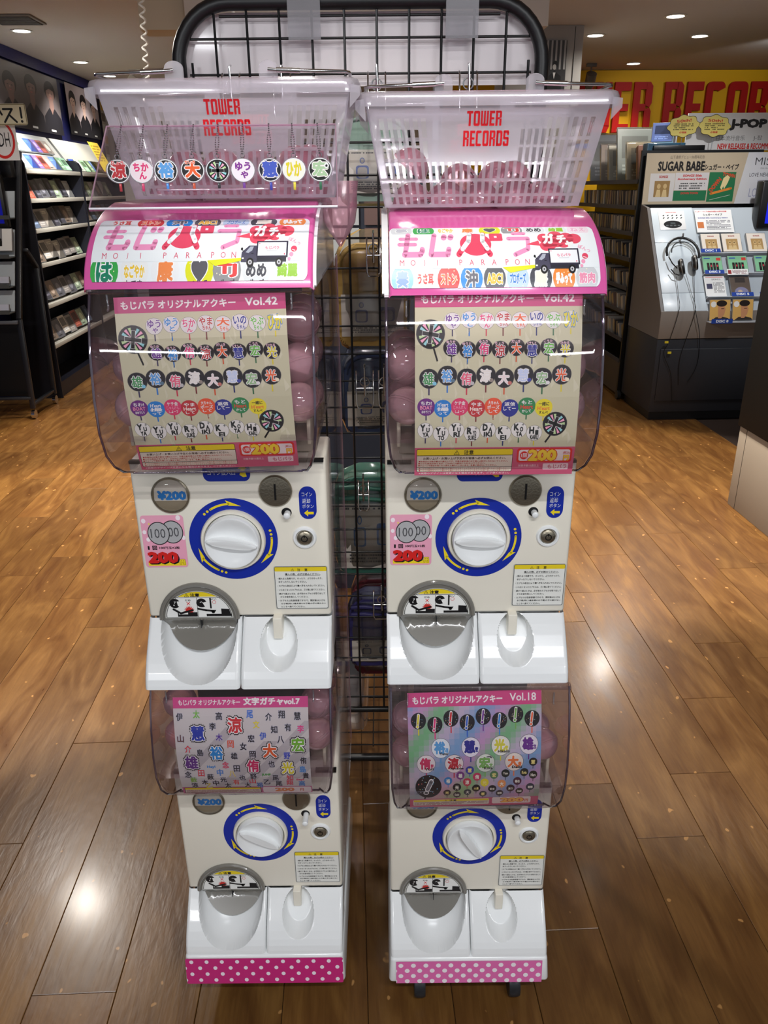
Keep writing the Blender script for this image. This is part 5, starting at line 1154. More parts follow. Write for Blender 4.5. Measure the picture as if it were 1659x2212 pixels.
# ------------------------------------------------------------------ pouches hanging behind the grid
def pouch(x, z0, w_, h_, col, label, y=1.86, card=None, depth=.05, bag=True, dark=(60, 70, 120), rz=0, layers=0):
    t = thing('hanging_pouch', label, 'pouch', (x, y, z0), rz, 'bagged pouches behind the mesh rack')
    mname = 'pouch_%d_%d_%d' % col; mm = mat(mname, col, .55, bump=.3, bscale=60)
    poly = []; r = min(w_, h_)*.28
    for cx, cz, s in ((w_/2-r, r*.5, -PI/2), (w_/2-r, h_-r, 0), (-w_/2+r, h_-r, PI/2), (-w_/2+r, r*.5, PI)):
        rr_ = r if cz > h_/2 else r*.5
        for i in range(6): a = s+PI/2*i/5; poly.append((cx+(r-rr_)*(1 if cx > 0 else -1)+rr_*math.cos(a), cz+rr_*math.sin(a)))
    extrude_poly('pouch_body', poly, -depth/2, depth/2, mm, t, None, .008)
    # zip line
    zp = [(p[0]*.9, -depth/2-.0015, h_/2+(p[1]-h_/2)*.93) for p in poly if p[1] > h_*.35]; tube('zip', zp, .0022, mat('zip_'+mname, tuple(int(c*.75) for c in col), .5), t, 5)
    for q in range(layers):
        zz = h_*(.9-.11*q); tube('fold', [(-w_*.45, -depth/2-.004, zz), (-w_*.2, -depth/2-.008, zz+.004), (w_*.15, -depth/2-.006, zz-.003), (w_*.45, -depth/2-.004, zz+.003)], .006, mm, t, 6)
    if card:
        cz0, cz1 = card; p = Print(200, 200*(cz1-cz0)*h_/(w_*.92)); Hh = p.H; p.rect(0, 0, 200, Hh, (226, 220, 212))
        p.scribble(20, Hh*.05, 150, Hh*.10, 1, (60, 60, 70), 1, 3); p.rrect(45, Hh*.36, 85, Hh*.66, 8, dark, 1); p.rrect(50, Hh*.40, 80, Hh*.64, 8, (200, 194, 190), 2)
        p.rrect(120, Hh*.30, 172, Hh*.64, 10, dark, 1); p.rrect(127, Hh*.38, 165, Hh*.62, 8, (200, 194, 190), 2)
        p.ell(65, Hh*.25, 8, 14*Hh/200, dark, 1, 16); p.ell(65, Hh*.25, 5, 10*Hh/200, (196, 190, 184), 2, 16)
        p.scribble(30, Hh*.72, 180, Hh*.92, 4, (90, 90, 96), 1, 8)
        p.build('insert_card', flat((0, -depth/2-.003, h_*(cz0+cz1)/2), w_*.92, h_*(cz1-cz0)), t)
        box('fabric_tag', -.022, .022, -depth/2-.003, -depth/2-.002, h_*cz1+.008, h_*cz1+.030, mat('tag_'+mname, tuple(min(255, int(c*.9+20)) for c in col), .6), t)
    if bag:
        R_b = [(zz, w_/2*k, depth/2*k2) for zz, k, k2 in ((-.012, .75, .2), (.0, .95, .9), (.03, 1.08, 1.25), (h_*.5, 1.12, 1.35), (h_*.9, 1.05, 1.25), (h_+.012, .85, .6), (h_+.03, .35, .1))]
        rows = [[Vector((a*math.copysign(abs(math.cos(2*PI*k/24))**.6, math.cos(2*PI*k/24))*(1+.02*math.sin(k*2.1+zz*70)), b*math.copysign(abs(math.sin(2*PI*k/24))**.8, math.sin(2*PI*k/24))*(1+.10*math.sin(k*1.7+zz*95)), zz)) for k in range(24)] for zz, a, b in R_b]
        grid_surface('clear_bag', rows, M_BAG, t, cyc=True)
    return t
pouch(-.015, 1.575, .15, .165, (150, 176, 164), 'pale green bagged pouch highest in the gap between the baskets', card=(.10, .62), dark=(110, 130, 190))
pouch(-.022, 1.262, .155, .225, (196, 160, 86), 'mustard yellow bagged pouch in the gap beside the right header', card=(.10, .52), dark=(130, 130, 170))
pouch(-.185, 1.262, .14, .225, (196, 160, 86), 'mustard yellow bagged pouch seen past the left machine', card=(.10, .52))
pouch(-.018, 1.052, .15, .19, (58, 74, 112), 'dark blue bagged pouch in the gap below the yellow one', card=(.10, .55), dark=(70, 90, 160), rz=.08)
pouch(-.182, 1.052, .14, .19, (58, 74, 112), 'dark blue bagged pouch behind the acrylic side panel', card=(.10, .55))
pouch(-.035, .672, .17, .265, (62, 118, 104), 'teal flat bagged pouch with a pale instruction card in the gap', card=(.06, .74), dark=(90, 130, 190), layers=2)
pouch(-.215, .672, .15, .265, (62, 118, 104), 'teal flat bagged pouch behind the acrylic side panel', card=(.06, .74), dark=(90, 130, 190), layers=2)
pouch(-.010, .36, .15, .29, (96, 28, 40), 'dark red and purple bagged pouch lowest in the gap', card=(.12, .42), layers=3)
pouch(-.028, .42, .13, .20, (54, 50, 110), 'navy purple pouch overlapping the dark red one', y=1.80, card=(.08, .40), depth=.03, layers=2)
pouch(-.20, .36, .14, .28, (110, 84, 110), 'mauve bagged pouch behind the acrylic side panel', card=(.12, .42))
# folded plastic bins under the pouches
bn = thing('plastic_bin', 'translucent plastic bin with dark contents on the rack base', 'bin', (-.125, 1.93, .165))
rows = []
for zz, k in ((0, .9), (.01, .97), (.12, 1.02), (.20, 1.06), (.205, 1.14)):
    rows.append([Vector((.075*k*math.copysign(abs(math.cos(2*PI*j/32))**.35, math.cos(2*PI*j/32)), .10*k*math.copysign(abs(math.sin(2*PI*j/32))**.35, math.sin(2*PI*j/32)), zz)) for j in range(32)])
grid_surface('bin_shell', rows, M_BASKET, bn, cyc=True); box('bin_base', -.06, .06, -.085, .085, .0, .003, M_BASKET, bn)
box('dark_contents', -.055, .05, -.07, .07, .005, .14, mat('dark_stuff', (34, 36, 44), .6), bn, .01)
# ------------------------------------------------------------------ CD cases
CASE_ME = {}
CDW, CDH = .142, .124
def cd_mesh(th, key, painter, w_=CDW, h_=CDH):
    """case mesh + cover mesh, local: x width, y depth (front at -th/2), z up from the base"""
    k = (round(th, 3), key, round(w_, 3))
    if k in CASE_ME: return CASE_ME[k]
    bm = bmesh.new(); bbox(bm, -w_/2, w_/2, -th/2, th/2, 0, h_, .001, 1); me = bpy.data.meshes.new('case'); bm.to_mesh(me); bm.free(); me.materials.append(CASE_EDGE)
    p = Print(100, 100*h_/w_); painter(p); o = p.build('cover', flat((0, -th/2-.0004, h_/2), w_*.96, h_*.96)); cm = o.data; bpy.data.objects.remove(o); CASE_ME[k] = (me, cm); return CASE_ME[k]
CASE_EDGE = mat('cd_case_edge', (120, 120, 122), .25, coat=.4)
def simple_cover(c, seed):
    def f(p):
        rn = random.Random(seed); p.rect(0, 0, 100, p.H, c)
        k = seed % 4; d = tuple(int(v*.55) for v in c); l = tuple(min(255, int(v*1.35+20)) for v in c)
        if k == 0: p.rect(12, 12, 88, p.H*.6, d, 1); p.scribble(15, p.H*.7, 80, p.H*.9, 2, l, 1, seed)
        elif k == 1: p.ell(50, p.H*.5, 28, 26, l, 1, 20); p.rect(8, p.H*.85, 60, p.H*.92, d, 1)
        elif k == 2: p.poly([(0, p.H), (100, p.H*.3), (100, p.H)], d, 1); p.scribble(10, 10, 70, 28, 2, l, 2, seed)
        else: p.rect(0, 0, 30, p.H, d, 1); p.ell(62, p.H*.4, 16, 18, l, 1, 16); p.rect(40, p.H*.7, 92, p.H*.8, l, 1)
    return f
def place_cd(label, group, loc, rotz, lean, th=.012, key=0, painter=None, w_=CDW, h_=CDH, cat='cd', name='cd_case'):
    loc = Vector(loc)+Vector((0, 0, th/2*abs(math.sin(lean))+.0005)); me, cm = cd_mesh(th, key, painter, w_, h_); o = bpy.data.objects.new(name, me); COL.objects.link(o); o.location = loc
    o.rotation_euler = (Matrix.Rotation(rotz, 4, 'Z') @ Matrix.Rotation(lean, 4, 'X')).to_euler(); tag(o, label, cat, group)
    c = bpy.data.objects.new('cover', cm); COL.objects.link(c); c.parent = o; return o
PAL = [(146, 138, 130), (96, 94, 98), (180, 170, 156), (70, 68, 74), (205, 194, 178), (128, 110, 94), (226, 222, 214), (92, 104, 122), (160, 84, 66), (166, 180, 150)]
PN = ['brown-grey', 'charcoal', 'taupe', 'near-black', 'beige', 'dark brown', 'pale grey', 'slate blue', 'rust red', 'grey-green']
# ------------------------------------------------------------------ wall shelving at left
M_SHELF = mat('shelf_metal', (176, 170, 156), .4); M_NAVYP = mat('unit_navy', (14, 15, 26), .45)
LZ = [1.755, 1.543, 1.322, 1.065, .75, .43]; LZN = ['top', 'second', 'third', 'fourth', 'fifth', 'bottom']
def wall_unit(t0, t1, label, cds):
    u = thing('cd_shelf_unit', label, 'shelf unit', W(-2.43, t0), YAW)
    box('back_panel', -.30, -.285, 0, t1-t0, .05, 1.85, M_NAVYP, u)
    for y in (0, t1-t0-.02): 
        extrude_poly('side_panel', [(-.30, 0), (-.0, 0), (-.0, 1.80), (-.02, 1.84), (-.05, 1.86), (-.30, 1.86)], y, y+.018, M_NAVYP, u)
    box('plinth', -.28, -.02, .02, t1-t0-.02, 0, .12, M_NAVYP, u)
    for i, z in enumerate(LZ):
        s = box('shelf', -.285, -.005, .019, t1-t0-.021, z-.018, z-.006, M_SHELF, u, .001); box('shelf_lip', -.008, .004, .019, t1-t0-.021, z-.02, z+.012, M_SHELF, s, .001)
    for z in ((1.90, 1.755) if True else ()): pass
    bm = bmesh.new(); 
    for y0 in (.02,):
        a = [(-.28, 1.755), (-.06, 1.755), (-.26, 2.05), (-.28, 2.05)]; f = [bm.verts.new((p[0], y0, p[1])) for p in a]; g = [bm.verts.new((p[0], t1-t0-.02, p[1])) for p in a]
        bm.faces.new(f); bm.faces.new(g[::-1])
        for i in range(4): bm.faces.new((f[i], g[i], g[(i+1) % 4], f[(i+1) % 4]))
    finish('sloped_board', bm, mat('board_grey', (170, 172, 168), .5), u)
    return u
wall_unit(6.56, 7.90, 'dark navy wall unit of CD shelves at far left', 0)
wall_unit(7.93, 9.35, 'dark navy wall unit of CD shelves beyond the first one, partly behind the left machine', 1)
ROT_S = YAW + PI/2      # cover faces +s
def slopeL(t, v, out=0):  # point on the sloped board: v m up the slope
    a = math.atan2(.295, .20); L = Vector((-math.cos(a), math.sin(a))); n = Vector((math.sin(a), math.cos(a))); p = Vector((-.06, 1.755))+L*v+n*out; q = W(-2.43+p.x, t, p.y); return q
FACE = [((150, 200, 160), 'mint green'), ((110, 90, 150), 'purple'), ((90, 120, 190), 'blue'), ((190, 205, 190), 'pale green'), ((140, 70, 60), 'brick red'), ((120, 150, 120), 'sage'), ((60, 90, 190), 'bright blue'), ((150, 140, 130), 'grey')]
rr = random.Random(5)
for row, (v, nn) in enumerate(((.008, 9), (.165, 8))):
    for i in range(nn):
        c, cn = FACE[(i*3+row*2) % 8]; q = slopeL(6.66+i*.138, v, .012)
        place_cd('%s CD cover %s from near end, %s tier, far left unit' % (cn, ORD[i], 'lower' if row == 0 else 'upper'), 'CD covers displayed above the left unit', q, ROT_S, -math.radians(34), .014, 'f%d' % ((i*3+row*2) % 8), simple_cover(c, i+row))
for i in range(7):
    c, cn = FACE[(i*5+6) % 8]; q = slopeL(8.02+i*.15, .008, .012)
    place_cd('%s CD cover %s from near end, top of the second left unit' % (cn, ORD[i]), 'CD covers displayed above the second left unit', q, ROT_S, -math.radians(34), .014, 'f%d' % ((i*5+6) % 8), simple_cover(c, i))
q = slopeL(8.72, -.005, .03); ps = Print(60, 90); ps.rect(0, 0, 60, 90, (214, 190, 70)); ps.scribble(8, 8, 52, 60, 6, (150, 120, 40), 1, 2)
a_ = math.radians(26); o = ps.build('yellow_card', plane_fn(q+Vector((0, 0, .15)), AX, Vector((0, 0, 1))*math.cos(a_)-BX*math.sin(a_), .34, .30)); tag(o, 'tall yellow handwritten card leaning on the second left unit', 'card')
bm = bmesh.new()
for tier, (un, t0, nn, zs) in enumerate((('far left', 6.66, 8, LZ), ('second left', 8.05, 7, LZ[:4]))):
    for r, z in enumerate(zs):
        if r == 0: continue
        zz = z; 
        x = t0
        for i in range(nn):
            k = rr.randrange(10); th = rr.choice([.012, .02, .04, .06]); t = t0+i*.160+rr.uniform(-.006, .006)
            q = W(-2.43-.07-th*.5, t, zz)
            place_cd('%s CD case %s from near end, %s shelf, %s wall unit' % (PN[k], ORD[i], LZN[r], un), 'CDs on the left wall shelves', q, ROT_S, -math.radians(22), th, 'p%d' % k, simple_cover(PAL[k], k), .158, .155)
# group signs at the left
p = Print(80, 100); p.rect(0, 0, 80, 100, (218, 218, 220))
for k in range(40):
    a, b = 2*PI*k/40, 2*PI*(k+1)/40; p._add([(40+34*math.cos(a), 50+46*math.sin(a)), (40+34*math.cos(b), 50+46*math.sin(b)), (40+28*math.cos(b), 50+39*math.sin(b)), (40+28*math.cos(a), 50+39*math.sin(a))], [(0, 1, 2, 3)], (200, 40, 36), 1)
p.text('LDH', 40, 50, 40, 34, (30, 30, 32), 1, .0)
v = W(-2.36, 6.05, 1.935); o = p.build('round_logo_sign', plane_fn(v, BX, (0, 0, 1), .20, .26)); tag(o, 'white sign with a red ring and black lettering above the left front rack', 'sign')
p = Print(110, 40); p.rrect(0, 0, 110, 40, 4, (216, 212, 184)); p.frame(1, 1, 109, 39, 1.5, (120, 110, 70), 1)
K_ = (20, 20, 20); p.line([(10, 30), (26, 10)], 4, K_, 1); p.line([(56, 12), (60, 20)], 4, K_, 1); p.line([(64, 10), (82, 10), (64, 34)], 4, K_, 1); p.line([(76, 22), (88, 34)], 4, K_, 1); p.line([(99, 8), (99, 26)], 4, K_, 1); p.ell(99, 33, 2.6, 2.6, K_, 1); p.line([(42, 8), (42, 32)], 4, K_, 1); p.line([(30, 20), (54, 20)], 4, K_, 1)
v = W(-2.33, 6.0, 2.085); o = p.build('handwritten_sign', plane_fn(v, BX, (0, 0, 1), .36, .13)); tag(o, 'cream sign with thick handwritten black characters at the far left edge', 'sign')
# ------------------------------------------------------------------ leaning front rack at left
FR = thing('listening_rack', 'black leaning rack on chrome casters with shelves and a monitor, far left', 'rack', W(-2.43, 5.9), YAW)
M_RK = mat('rack_black', (26, 27, 32), .35)
for sx, nm2 in ((0, 0), (-1.1, 1)):
    def pst_(name, a, b, r=.018):
        bm = bmesh.new(); d = Vector(b)-Vector(a); L = d.length; bbox(bm, -r, r, -r*.8, r*.8, 0, L, .003); M = Matrix.Translation(a) @ d.to_track_quat('Z', 'Y').to_matrix().to_4x4(); bmesh.ops.transform(bm, matrix=M, verts=bm.verts); return finish(name, bm, M_RK, FR, True)
    pst_('front_leg', (sx, .02, .08), (sx, .06, .74)); pst_('upright', (sx, .06, .74), (sx, .60, 1.88)); pst_('rear_leg', (sx, .48, .08), (sx, .56, 1.07)); pst_('side_brace', (sx, .40, 1.20), (sx, .56, 1.06)); pst_('base_rail', (sx, .02, .11), (sx, .48, .11), .014)
    for yy in (.02, .48):
        lathe('caster', [(.008, -.012), (.034, -.012), (.034, .012), (.008, .012)], M_CHROME, FR, 20, Matrix.Translation((sx, yy, .035)) @ Matrix.Rotation(PI/2, 4, 'Y'))
pst_('base_rail', (-1.1, .02, .16), (0, .02, .16), .014)
box('front_panel', -1.08, -.02, .10, .12, .16, .72, M_BLKP, FR)
box('handle_bar', -1.08, -.0, .015, .035, .71, .735, mat('rail_grey', (80, 84, 92), .4), FR, .003)
def LR(x, v, o): a = math.atan2(1.14, .54); return Vector((x, .06+math.cos(a)*v-math.sin(a)*o, .74+math.sin(a)*v+math.cos(a)*o*0+o*math.cos(a)*1))
for i, z0 in enumerate((.06, .25, .47, .76)):
    a = math.atan2(1.14, .54); bm = bmesh.new(); hgt = (.155, .18, .20, .20)[i]
    bbox(bm, -1.08, -.03, -.004, .004, 0, hgt); M = Matrix.Translation(LR(0, z0, .0)) @ Matrix.Rotation(-(PI/2-a), 4, 'X'); bmesh.ops.transform(bm, matrix=M, verts=bm.verts); finish('shelf_back', bm, mat('rack_panel', (176, 184, 190), .4), FR)
    bm = bmesh.new(); bbox(bm, -1.08, -.03, -.10, 0, -.008, 0); bbox(bm, -1.08, -.03, -.104, -.10, -.008, .02); bmesh.ops.transform(bm, matrix=Matrix.Translation(LR(0, z0, .0)), verts=bm.verts); finish('shelf', bm, mat('rack_shelf', (70, 72, 72), .4), FR)
mo = thing('monitor', 'black monitor with a dark blue screen on the left front rack', 'monitor', W(-2.43-.33, 6.22, 1.36), YAW)
box('casing', -.27, .27, 0, .06, 0, .36, M_BLKP, mo, .008); box('screen', -.245, .245, -.002, .0, .03, .32, mat('screen_blue', (10, 14, 90), .3, emis=(8, 12, 120), estr=.6), mo)
o = wbox('speaker_box', -2.52, -2.44, 6.32, 6.40, 1.70, 1.87, M_BLKP, None, .005); tag(o, 'small black box beside the monitor on the left front rack', 'speaker')
def photo_cover(p):
    p.rect(0, 0, 100, p.H, (225, 225, 222)); p.rect(0, 0, 62, p.H*.8, (120, 120, 124), 1)
    for i in range(5): p.ell(8+i*12, p.H*(.3+.05*i), 4, 5, (20, 20, 22), 2, 10); p.rect(3+i*12, p.H*(.34+.05*i), 13+i*12, p.H*.8, (20, 20, 22), 2)
place_cd('white CD case with a group photograph on the left front rack', None, W(-2.43-.115, 5.9+.22, 1.20), YAW, -math.radians(22), .014, 'ph', photo_cover, .19, .165)
place_cd('blank pale card case on the third shelf of the left front rack', None, W(-2.43-.14, 5.9+.12, .985), YAW, -math.radians(22), .01, 'bl', lambda p: p.rect(0, 0, 100, p.H, (190, 192, 206)), .19, .05)
place_cd('blank pale card case on the lowest shelf of the left front rack', None, W(-2.43-.14, 5.9+.03, .80), YAW, -math.radians(22), .01, 'bl', None, .19, .05)

# ------------------------------------------------------------------ right gondola
GZ = [1.635, 1.455, 1.27, 1.083, .87, .69, .478, .31]; GN = ['top', 'second', 'third', 'fourth', 'fifth', 'sixth', 'seventh', 'lowest']
G = thing('cd_gondola', 'black double-sided gondola of CD shelves behind the listening station', 'shelf unit', W(2.14, 6.17), YAW)
box('end_panel', 0, .9, -.0, .022, .05, 1.84, M_BLKP, G); box('back_panel', .40, .42, .03, 2.4, .05, 1.64, M_BLKP, G)
box('kick_panel', .02, .4, .03, 2.4, .03, .29, mat('kick_grey', (70, 62, 54), .5), G)
for z in GZ: s = box('shelf', .0, .40, .023, 2.4, z-.016, z-.004, M_BLKP, G); box('shelf_lip', -.004, .002, .023, 2.4, z-.018, z+.012, mat('lip_grey', (50, 50, 56), .6), s)
lathe('caster', [(.008, -.014), (.036, -.014), (.036, .014), (.008, .014)], M_DKMETAL, G, 20, Matrix.Translation((.01, .0, .036)) @ Matrix.Rotation(PI/2, 4, 'Y'))
rr = random.Random(21)
spine_me = {}
def spine(th, k):
    q = (round(th, 3), k)
    if q not in spine_me:
        bm = bmesh.new(); bbox(bm, 0, .14, 0, th, 0, .122, .001, 1); me = bpy.data.meshes.new('spine'); bm.to_mesh(me); bm.free(); me.materials.append(mat('spine_%d' % k, GP[k], .35, coat=.3)); spine_me[q] = me
    return spine_me[q]
GP = [(120, 118, 116), (84, 82, 82), (60, 58, 60), (150, 148, 144), (176, 174, 170), (100, 94, 88), (70, 76, 86), (120, 100, 90)]; GPN = ['mid grey', 'dark grey', 'near-black', 'light grey', 'pale grey', 'grey-brown', 'blue-grey', 'brown']
for r, z in enumerate(GZ[1:7]):
    t = 6.215; i = 0
    while t < 7.75-.12*r*0 and i < 30:
        th = rr.choice([.012, .018, .03, .045]); k = rr.randrange(8)
        o = bpy.data.objects.new('cd_case', spine(th, k)); COL.objects.link(o); o.location = W(2.155+rr.uniform(0, .012), t, z-.003); o.rotation_euler = (-math.radians(rr.choice([4, 8, 12]) if r < 2 else rr.choice([14, 20, 26])), 0, YAW)
        tag(o, '%s CD case filed %s from near end, %s gondola shelf' % (GPN[k], ORD[i], GN[r+1]), 'cd', 'CDs filed on the right gondola'); i += 1; t += th+rr.choice([.016, .022, .03])+(0 if r < 2 else .012)
# records and sleeves on top of the gondola
TOPS = [(6.24, .30, .26, (40, 84, 110), 'dark teal record box nearest the black end panel'), (6.36, .05, .27, (96, 62, 48), 'brown spined box standing on the gondola top'), (6.62, .02, .30, (176, 160, 130), 'tan wrapped album leaning on the gondola top'),
        (6.85, .02, .42, (130, 138, 138), 'tall grey-white album sticking up highest on the gondola top'), (7.08, .02, .30, (190, 186, 176), 'white card divider on the gondola top'), (7.30, .02, .32, (120, 96, 86), 'brownish shiny wrapped album on the gondola top'), (7.62, .02, .42, (104, 108, 118), 'large blue-grey wrapped album farthest on the gondola top')]
for i, (t, th, hh, c, lb) in enumerate(TOPS):
    o = thing('album_sleeve', lb, 'record', W(2.20, t, 1.632), YAW, 'albums on the gondola top'); o.rotation_euler = (-math.radians(18 if th < .2 else 0), 0, YAW)
    if th > .2: th = .10
    box('sleeve', 0, .28, 0, th, 0, hh, mat('slv%d' % i, c, .35, coat=.3), o, .002); 
    p = Print(100, 100); p.rect(0, 0, 100, 100, c); simple_cover(c, i)(p) if False else p.rect(10, 12, 90, 55, tuple(int(v*.7) for v in c), 1); p.scribble(12, 66, 80, 88, 3, tuple(min(255, v+50) for v in c), 1, i)
    p.build('cover', plane_fn((.14, -.0008, hh/2), (1, 0, 0), (0, 0, 1), .27, hh*.96), o)
    if th < .05:
        bm = bmesh.new(); bbox(bm, -.006, .287, -.006, th+.006, -.0, hh+.012, .003); finish('plastic_wrap', bm, M_BAG, o)
for i in range(4):
    lb = ['blue and white picture CD', 'pale blue CD', 'lilac grey CD', 'silver grey CD'][i]; c = [(110, 130, 190), (120, 150, 170), (140, 140, 160), (150, 152, 156)][i]
    place_cd(lb+' facing out on the gondola top beside the yellow cards', 'CDs on the gondola top', W(2.32+i*.035, 6.30+i*.06, 1.90-.01*i), YAW-.5, -.15, .012, 'g%d' % i, simple_cover(c, i), .15, .13)
o = wbox('display_step', 2.24, 2.62, 6.22, 6.62, 1.84, 1.875, M_BLKP, None, .003); tag(o, 'black step on top of the gondola carrying four CDs', 'stand')

# ------------------------------------------------------------------ listening station
M_KG = mat('kiosk_side', (104, 100, 98), .5); M_KD = mat('kiosk_dark', (34, 36, 42), .45, bump=.1, bscale=400); M_KW = mat('kiosk_white', (206, 218, 226), .35, coat=.2); M_KB = mat('kiosk_mid', (128, 120, 112), .5)
K = thing('listening_station', 'grey listening station with a sloped front of CDs at right', 'display kiosk', W(2.16, 5.5), YAW)
extrude_poly('side_panel', [(0, .60), (0, .79), (.5, 1.455), (.63, 1.475), (.63, .60)], 0, .02, M_KG, K, Matrix(((0, 1, 0, 0), (1, 0, 0, 0), (0, 0, 1, 0), (0, 0, 0, 1))))
box('cabinet', 0, 1.7, 0.0, .63, .07, .598, M_KD, K, .003); box('cabinet_door', .03, 1.6, -.012, -.001, .155, .53, M_KD, K, .003); box('plinth', .02, 1.6, .05, .6, .0, .069, M_BLKP, K)
box('fascia', 0.001, 1.7, -.004, .02, .601, .79, M_KB, K, .002)
def KS(u, v, o): a = math.atan2(.665, .5); return Vector((u, math.cos(a)*v-math.sin(a)*o, .79+math.sin(a)*v+math.cos(a)*o))
KA = math.atan2(.665, .5)
def kbox(name, u0, u1, v0, v1, o0, o1, m, parent, bev=0):
    bm = bmesh.new(); bbox(bm, u0, u1, v0, v1, o0, o1, bev)
    for v in bm.verts: v.co = KS(v.co.x, v.co.y, v.co.z)
    return finish(name, bm, m, parent, smooth=bev > 0)
kbox('slope_board', .02, 1.7, .0, .83, -.02, -.004, mat('slope_blue', (176, 186, 194), .5), K)
for a, b in ((.0, .140), (.143, .541), (.544, .828)): kbox('white_panel', .022, .325, a, b, -.003, .004, M_KW, K, .001)
for v in (.445, .285, .10): kbox('cd_ledge', .33, 1.6, v-.012, v-.006, -.004, .035, mat('ledge_clear', (190, 196, 204), .3), K); 
box('lower_ledge', .33, 1.6, -.055, -.005, .715, .722, mat('ledge_clear', (190, 196, 204), .3), K)
def kfn(u0, u1, v0, v1, o=.005): 
    return lambda a, b, q: KS((u0+u1)/2+a*(u1-u0), (v0+v1)/2+b*(v1-v0), o+q)
cp = thing('control_panel', 'white control panel with a black oval display on the listening station', 'control panel', W(2.16, 5.5), YAW)
kbox('plate', .072, .262, .645, .80, .0045, .007, M_WHITE, cp, .001)
p = Print(190, 150); 
for r in range(2):
    for i in range(5): p.poly([(28+i*32, 48+r*20-8), (38+i*32, 34+r*20-4), (44+i*32, 38+r*20-4), (34+i*32, 52+r*20-8)], (40, 50, 50), 0)
p.text('TOWER RECORDS', 92, 14, 80, 7, RED, 0); p.ell(96, 108, 66, 30, (22, 24, 26), 0, 30); p.rrect(80, 92, 116, 106, 3, (70, 78, 80), 1)
for i in range(4): p.rrect(46+i*28, 112, 64+i*28, 122, 3, (90, 96, 98), 1)
p.build('panel_print', kfn(.072, .262, .645, .80, .0072), cp)
# headphones
HPH = thing('headphones', 'black headphones hanging from a chrome hook on the white panel', 'headphones', W(2.16, 5.5), YAW)
def kpt(u, v, o): return KS(u, v, o)
tube('wall_hook', [kpt(.205, .56, .004), kpt(.205, .56, .06), kpt(.205, .575, .065)], .007, M_CHROME, HPH)
band = [kpt(.19+.115*math.cos(a), .43+.12*math.sin(a), .05) for a in [math.radians(q) for q in range(-20, 205, 15)]]
tube('headband', band, .0085, M_BLKP, HPH, 8); tube('inner_strap', [kpt(.20+.085*math.cos(a), .44+.085*math.sin(a), .04) for a in [math.radians(q) for q in range(0, 185, 20)]], .004, M_BLKP, HPH, 6)
for (u, v, r_, tilt) in ((.262, .345, .045, .5), (.165, .315, .047, .9)):
    M = Matrix.Translation(kpt(u, v, .055)) @ Matrix.Rotation(KA-PI/2, 4, 'X') @ Matrix.Rotation(PI/2-tilt*.6, 4, 'Z') @ Matrix.Rotation(PI/2, 4, 'X') @ Matrix.Scale(1.25, 4, (0, 1, 0))
    lathe('ear_cup', [(.02, -.02), (r_*.85, -.018), (r_, -.004), (r_, .008), (r_*.9, .016), (r_*.4, .018)], M_BLKP, HPH, 24, M)
    lathe('ear_cup_trim', [(r_*1.01, -.001), (r_*1.02, .002), (r_*1.01, .005)], mat('trim_grey', (120, 118, 112), .35), HPH, 24, M, capa=False, capb=False)
tube('yoke', [kpt(.085, .40, .05), kpt(.10, .34, .06), kpt(.13, .30, .06)], .004, M_BLKP, HPH, 6); tube('yoke', [kpt(.09, .30, .05), kpt(.11, .26, .055), kpt(.14, .25, .055)], .004, M_BLKP, HPH, 6)
for i, P in enumerate(([kpt(.20, .28, .03), kpt(.225, .12, .02), kpt(.235, -.0, .02), Vector((.20, -.02, .62)), Vector((.17, -.02, .45)), Vector((.19, -.02, .25))], [kpt(.13, .28, .03), kpt(.13, .12, .02), kpt(.12, 0, .02), Vector((.08, -.02, .60)), Vector((.05, -.02, .50)), Vector((.12, -.02, .35)), Vector((.16, -.02, .12))],
                       [kpt(.26, .3, .03), kpt(.245, .12, .02), kpt(.235, 0, .02), Vector((.29, -.02, .62)), Vector((.30, -.02, .42)), Vector((.24, -.02, .28))])):
    # smooth the cable
    Q = []
    for j in range(len(P)-1):
        p0, p1, p2, p3 = P[max(0, j-1)], P[j], P[j+1], P[min(len(P)-1, j+2)]
        for k in range(6): s = k/6; Q.append(.5*((2*p1)+(p2-p0)*s+(2*p0-5*p1+4*p2-p3)*s*s+(3*p1-p0-3*p2+p3)*s**3))
    tube('cable', Q, .0022, M_BLKP, HPH, 5)
for x, z in ((.045, .575), (.075, .50)): box('yellow_clip', x, x+.025, -.026, -.018, z, z+.014, mat('clip_yellow', (220, 200, 50), .4), HPH)
# displayed CDs
def duo_cover(p):
    p.rect(0, 0, 100, p.H, (226, 218, 206)); p.rect(20, p.H*.30, 82, p.H*.90, (172, 140, 90), 1); p.text('SONGS', 52, p.H*.14, 34, 9, (150, 40, 36), 1, .04)
    for x in (40, 63): p.ell(x, p.H*.52, 9, 12, (196, 168, 118), 2, 14); p.poly([(x-13, p.H*.9), (x-8, p.H*.66), (x+8, p.H*.66), (x+13, p.H*.9)], (206, 180, 130), 2); p.ell(x, p.H*.50, 5, 3, (90, 66, 40), 3, 8)
def green_cover(p):
    p.rect(0, 0, 100, p.H, (130, 190, 150)); p.rect(8, p.H*.10, 40, p.H*.17, (50, 90, 170), 1); p.rect(72, p.H*.10, 95, p.H*.28, (210, 70, 60), 1)
    for i in range(4): p.rect(20+i*16, p.H*.42, 33+i*16, p.H*.95, (26, 24, 26), 1); p.ell(26.5+i*16, p.H*.62, 4, 7, (190, 60, 70) if i % 2 else (70, 40, 40), 2, 10)
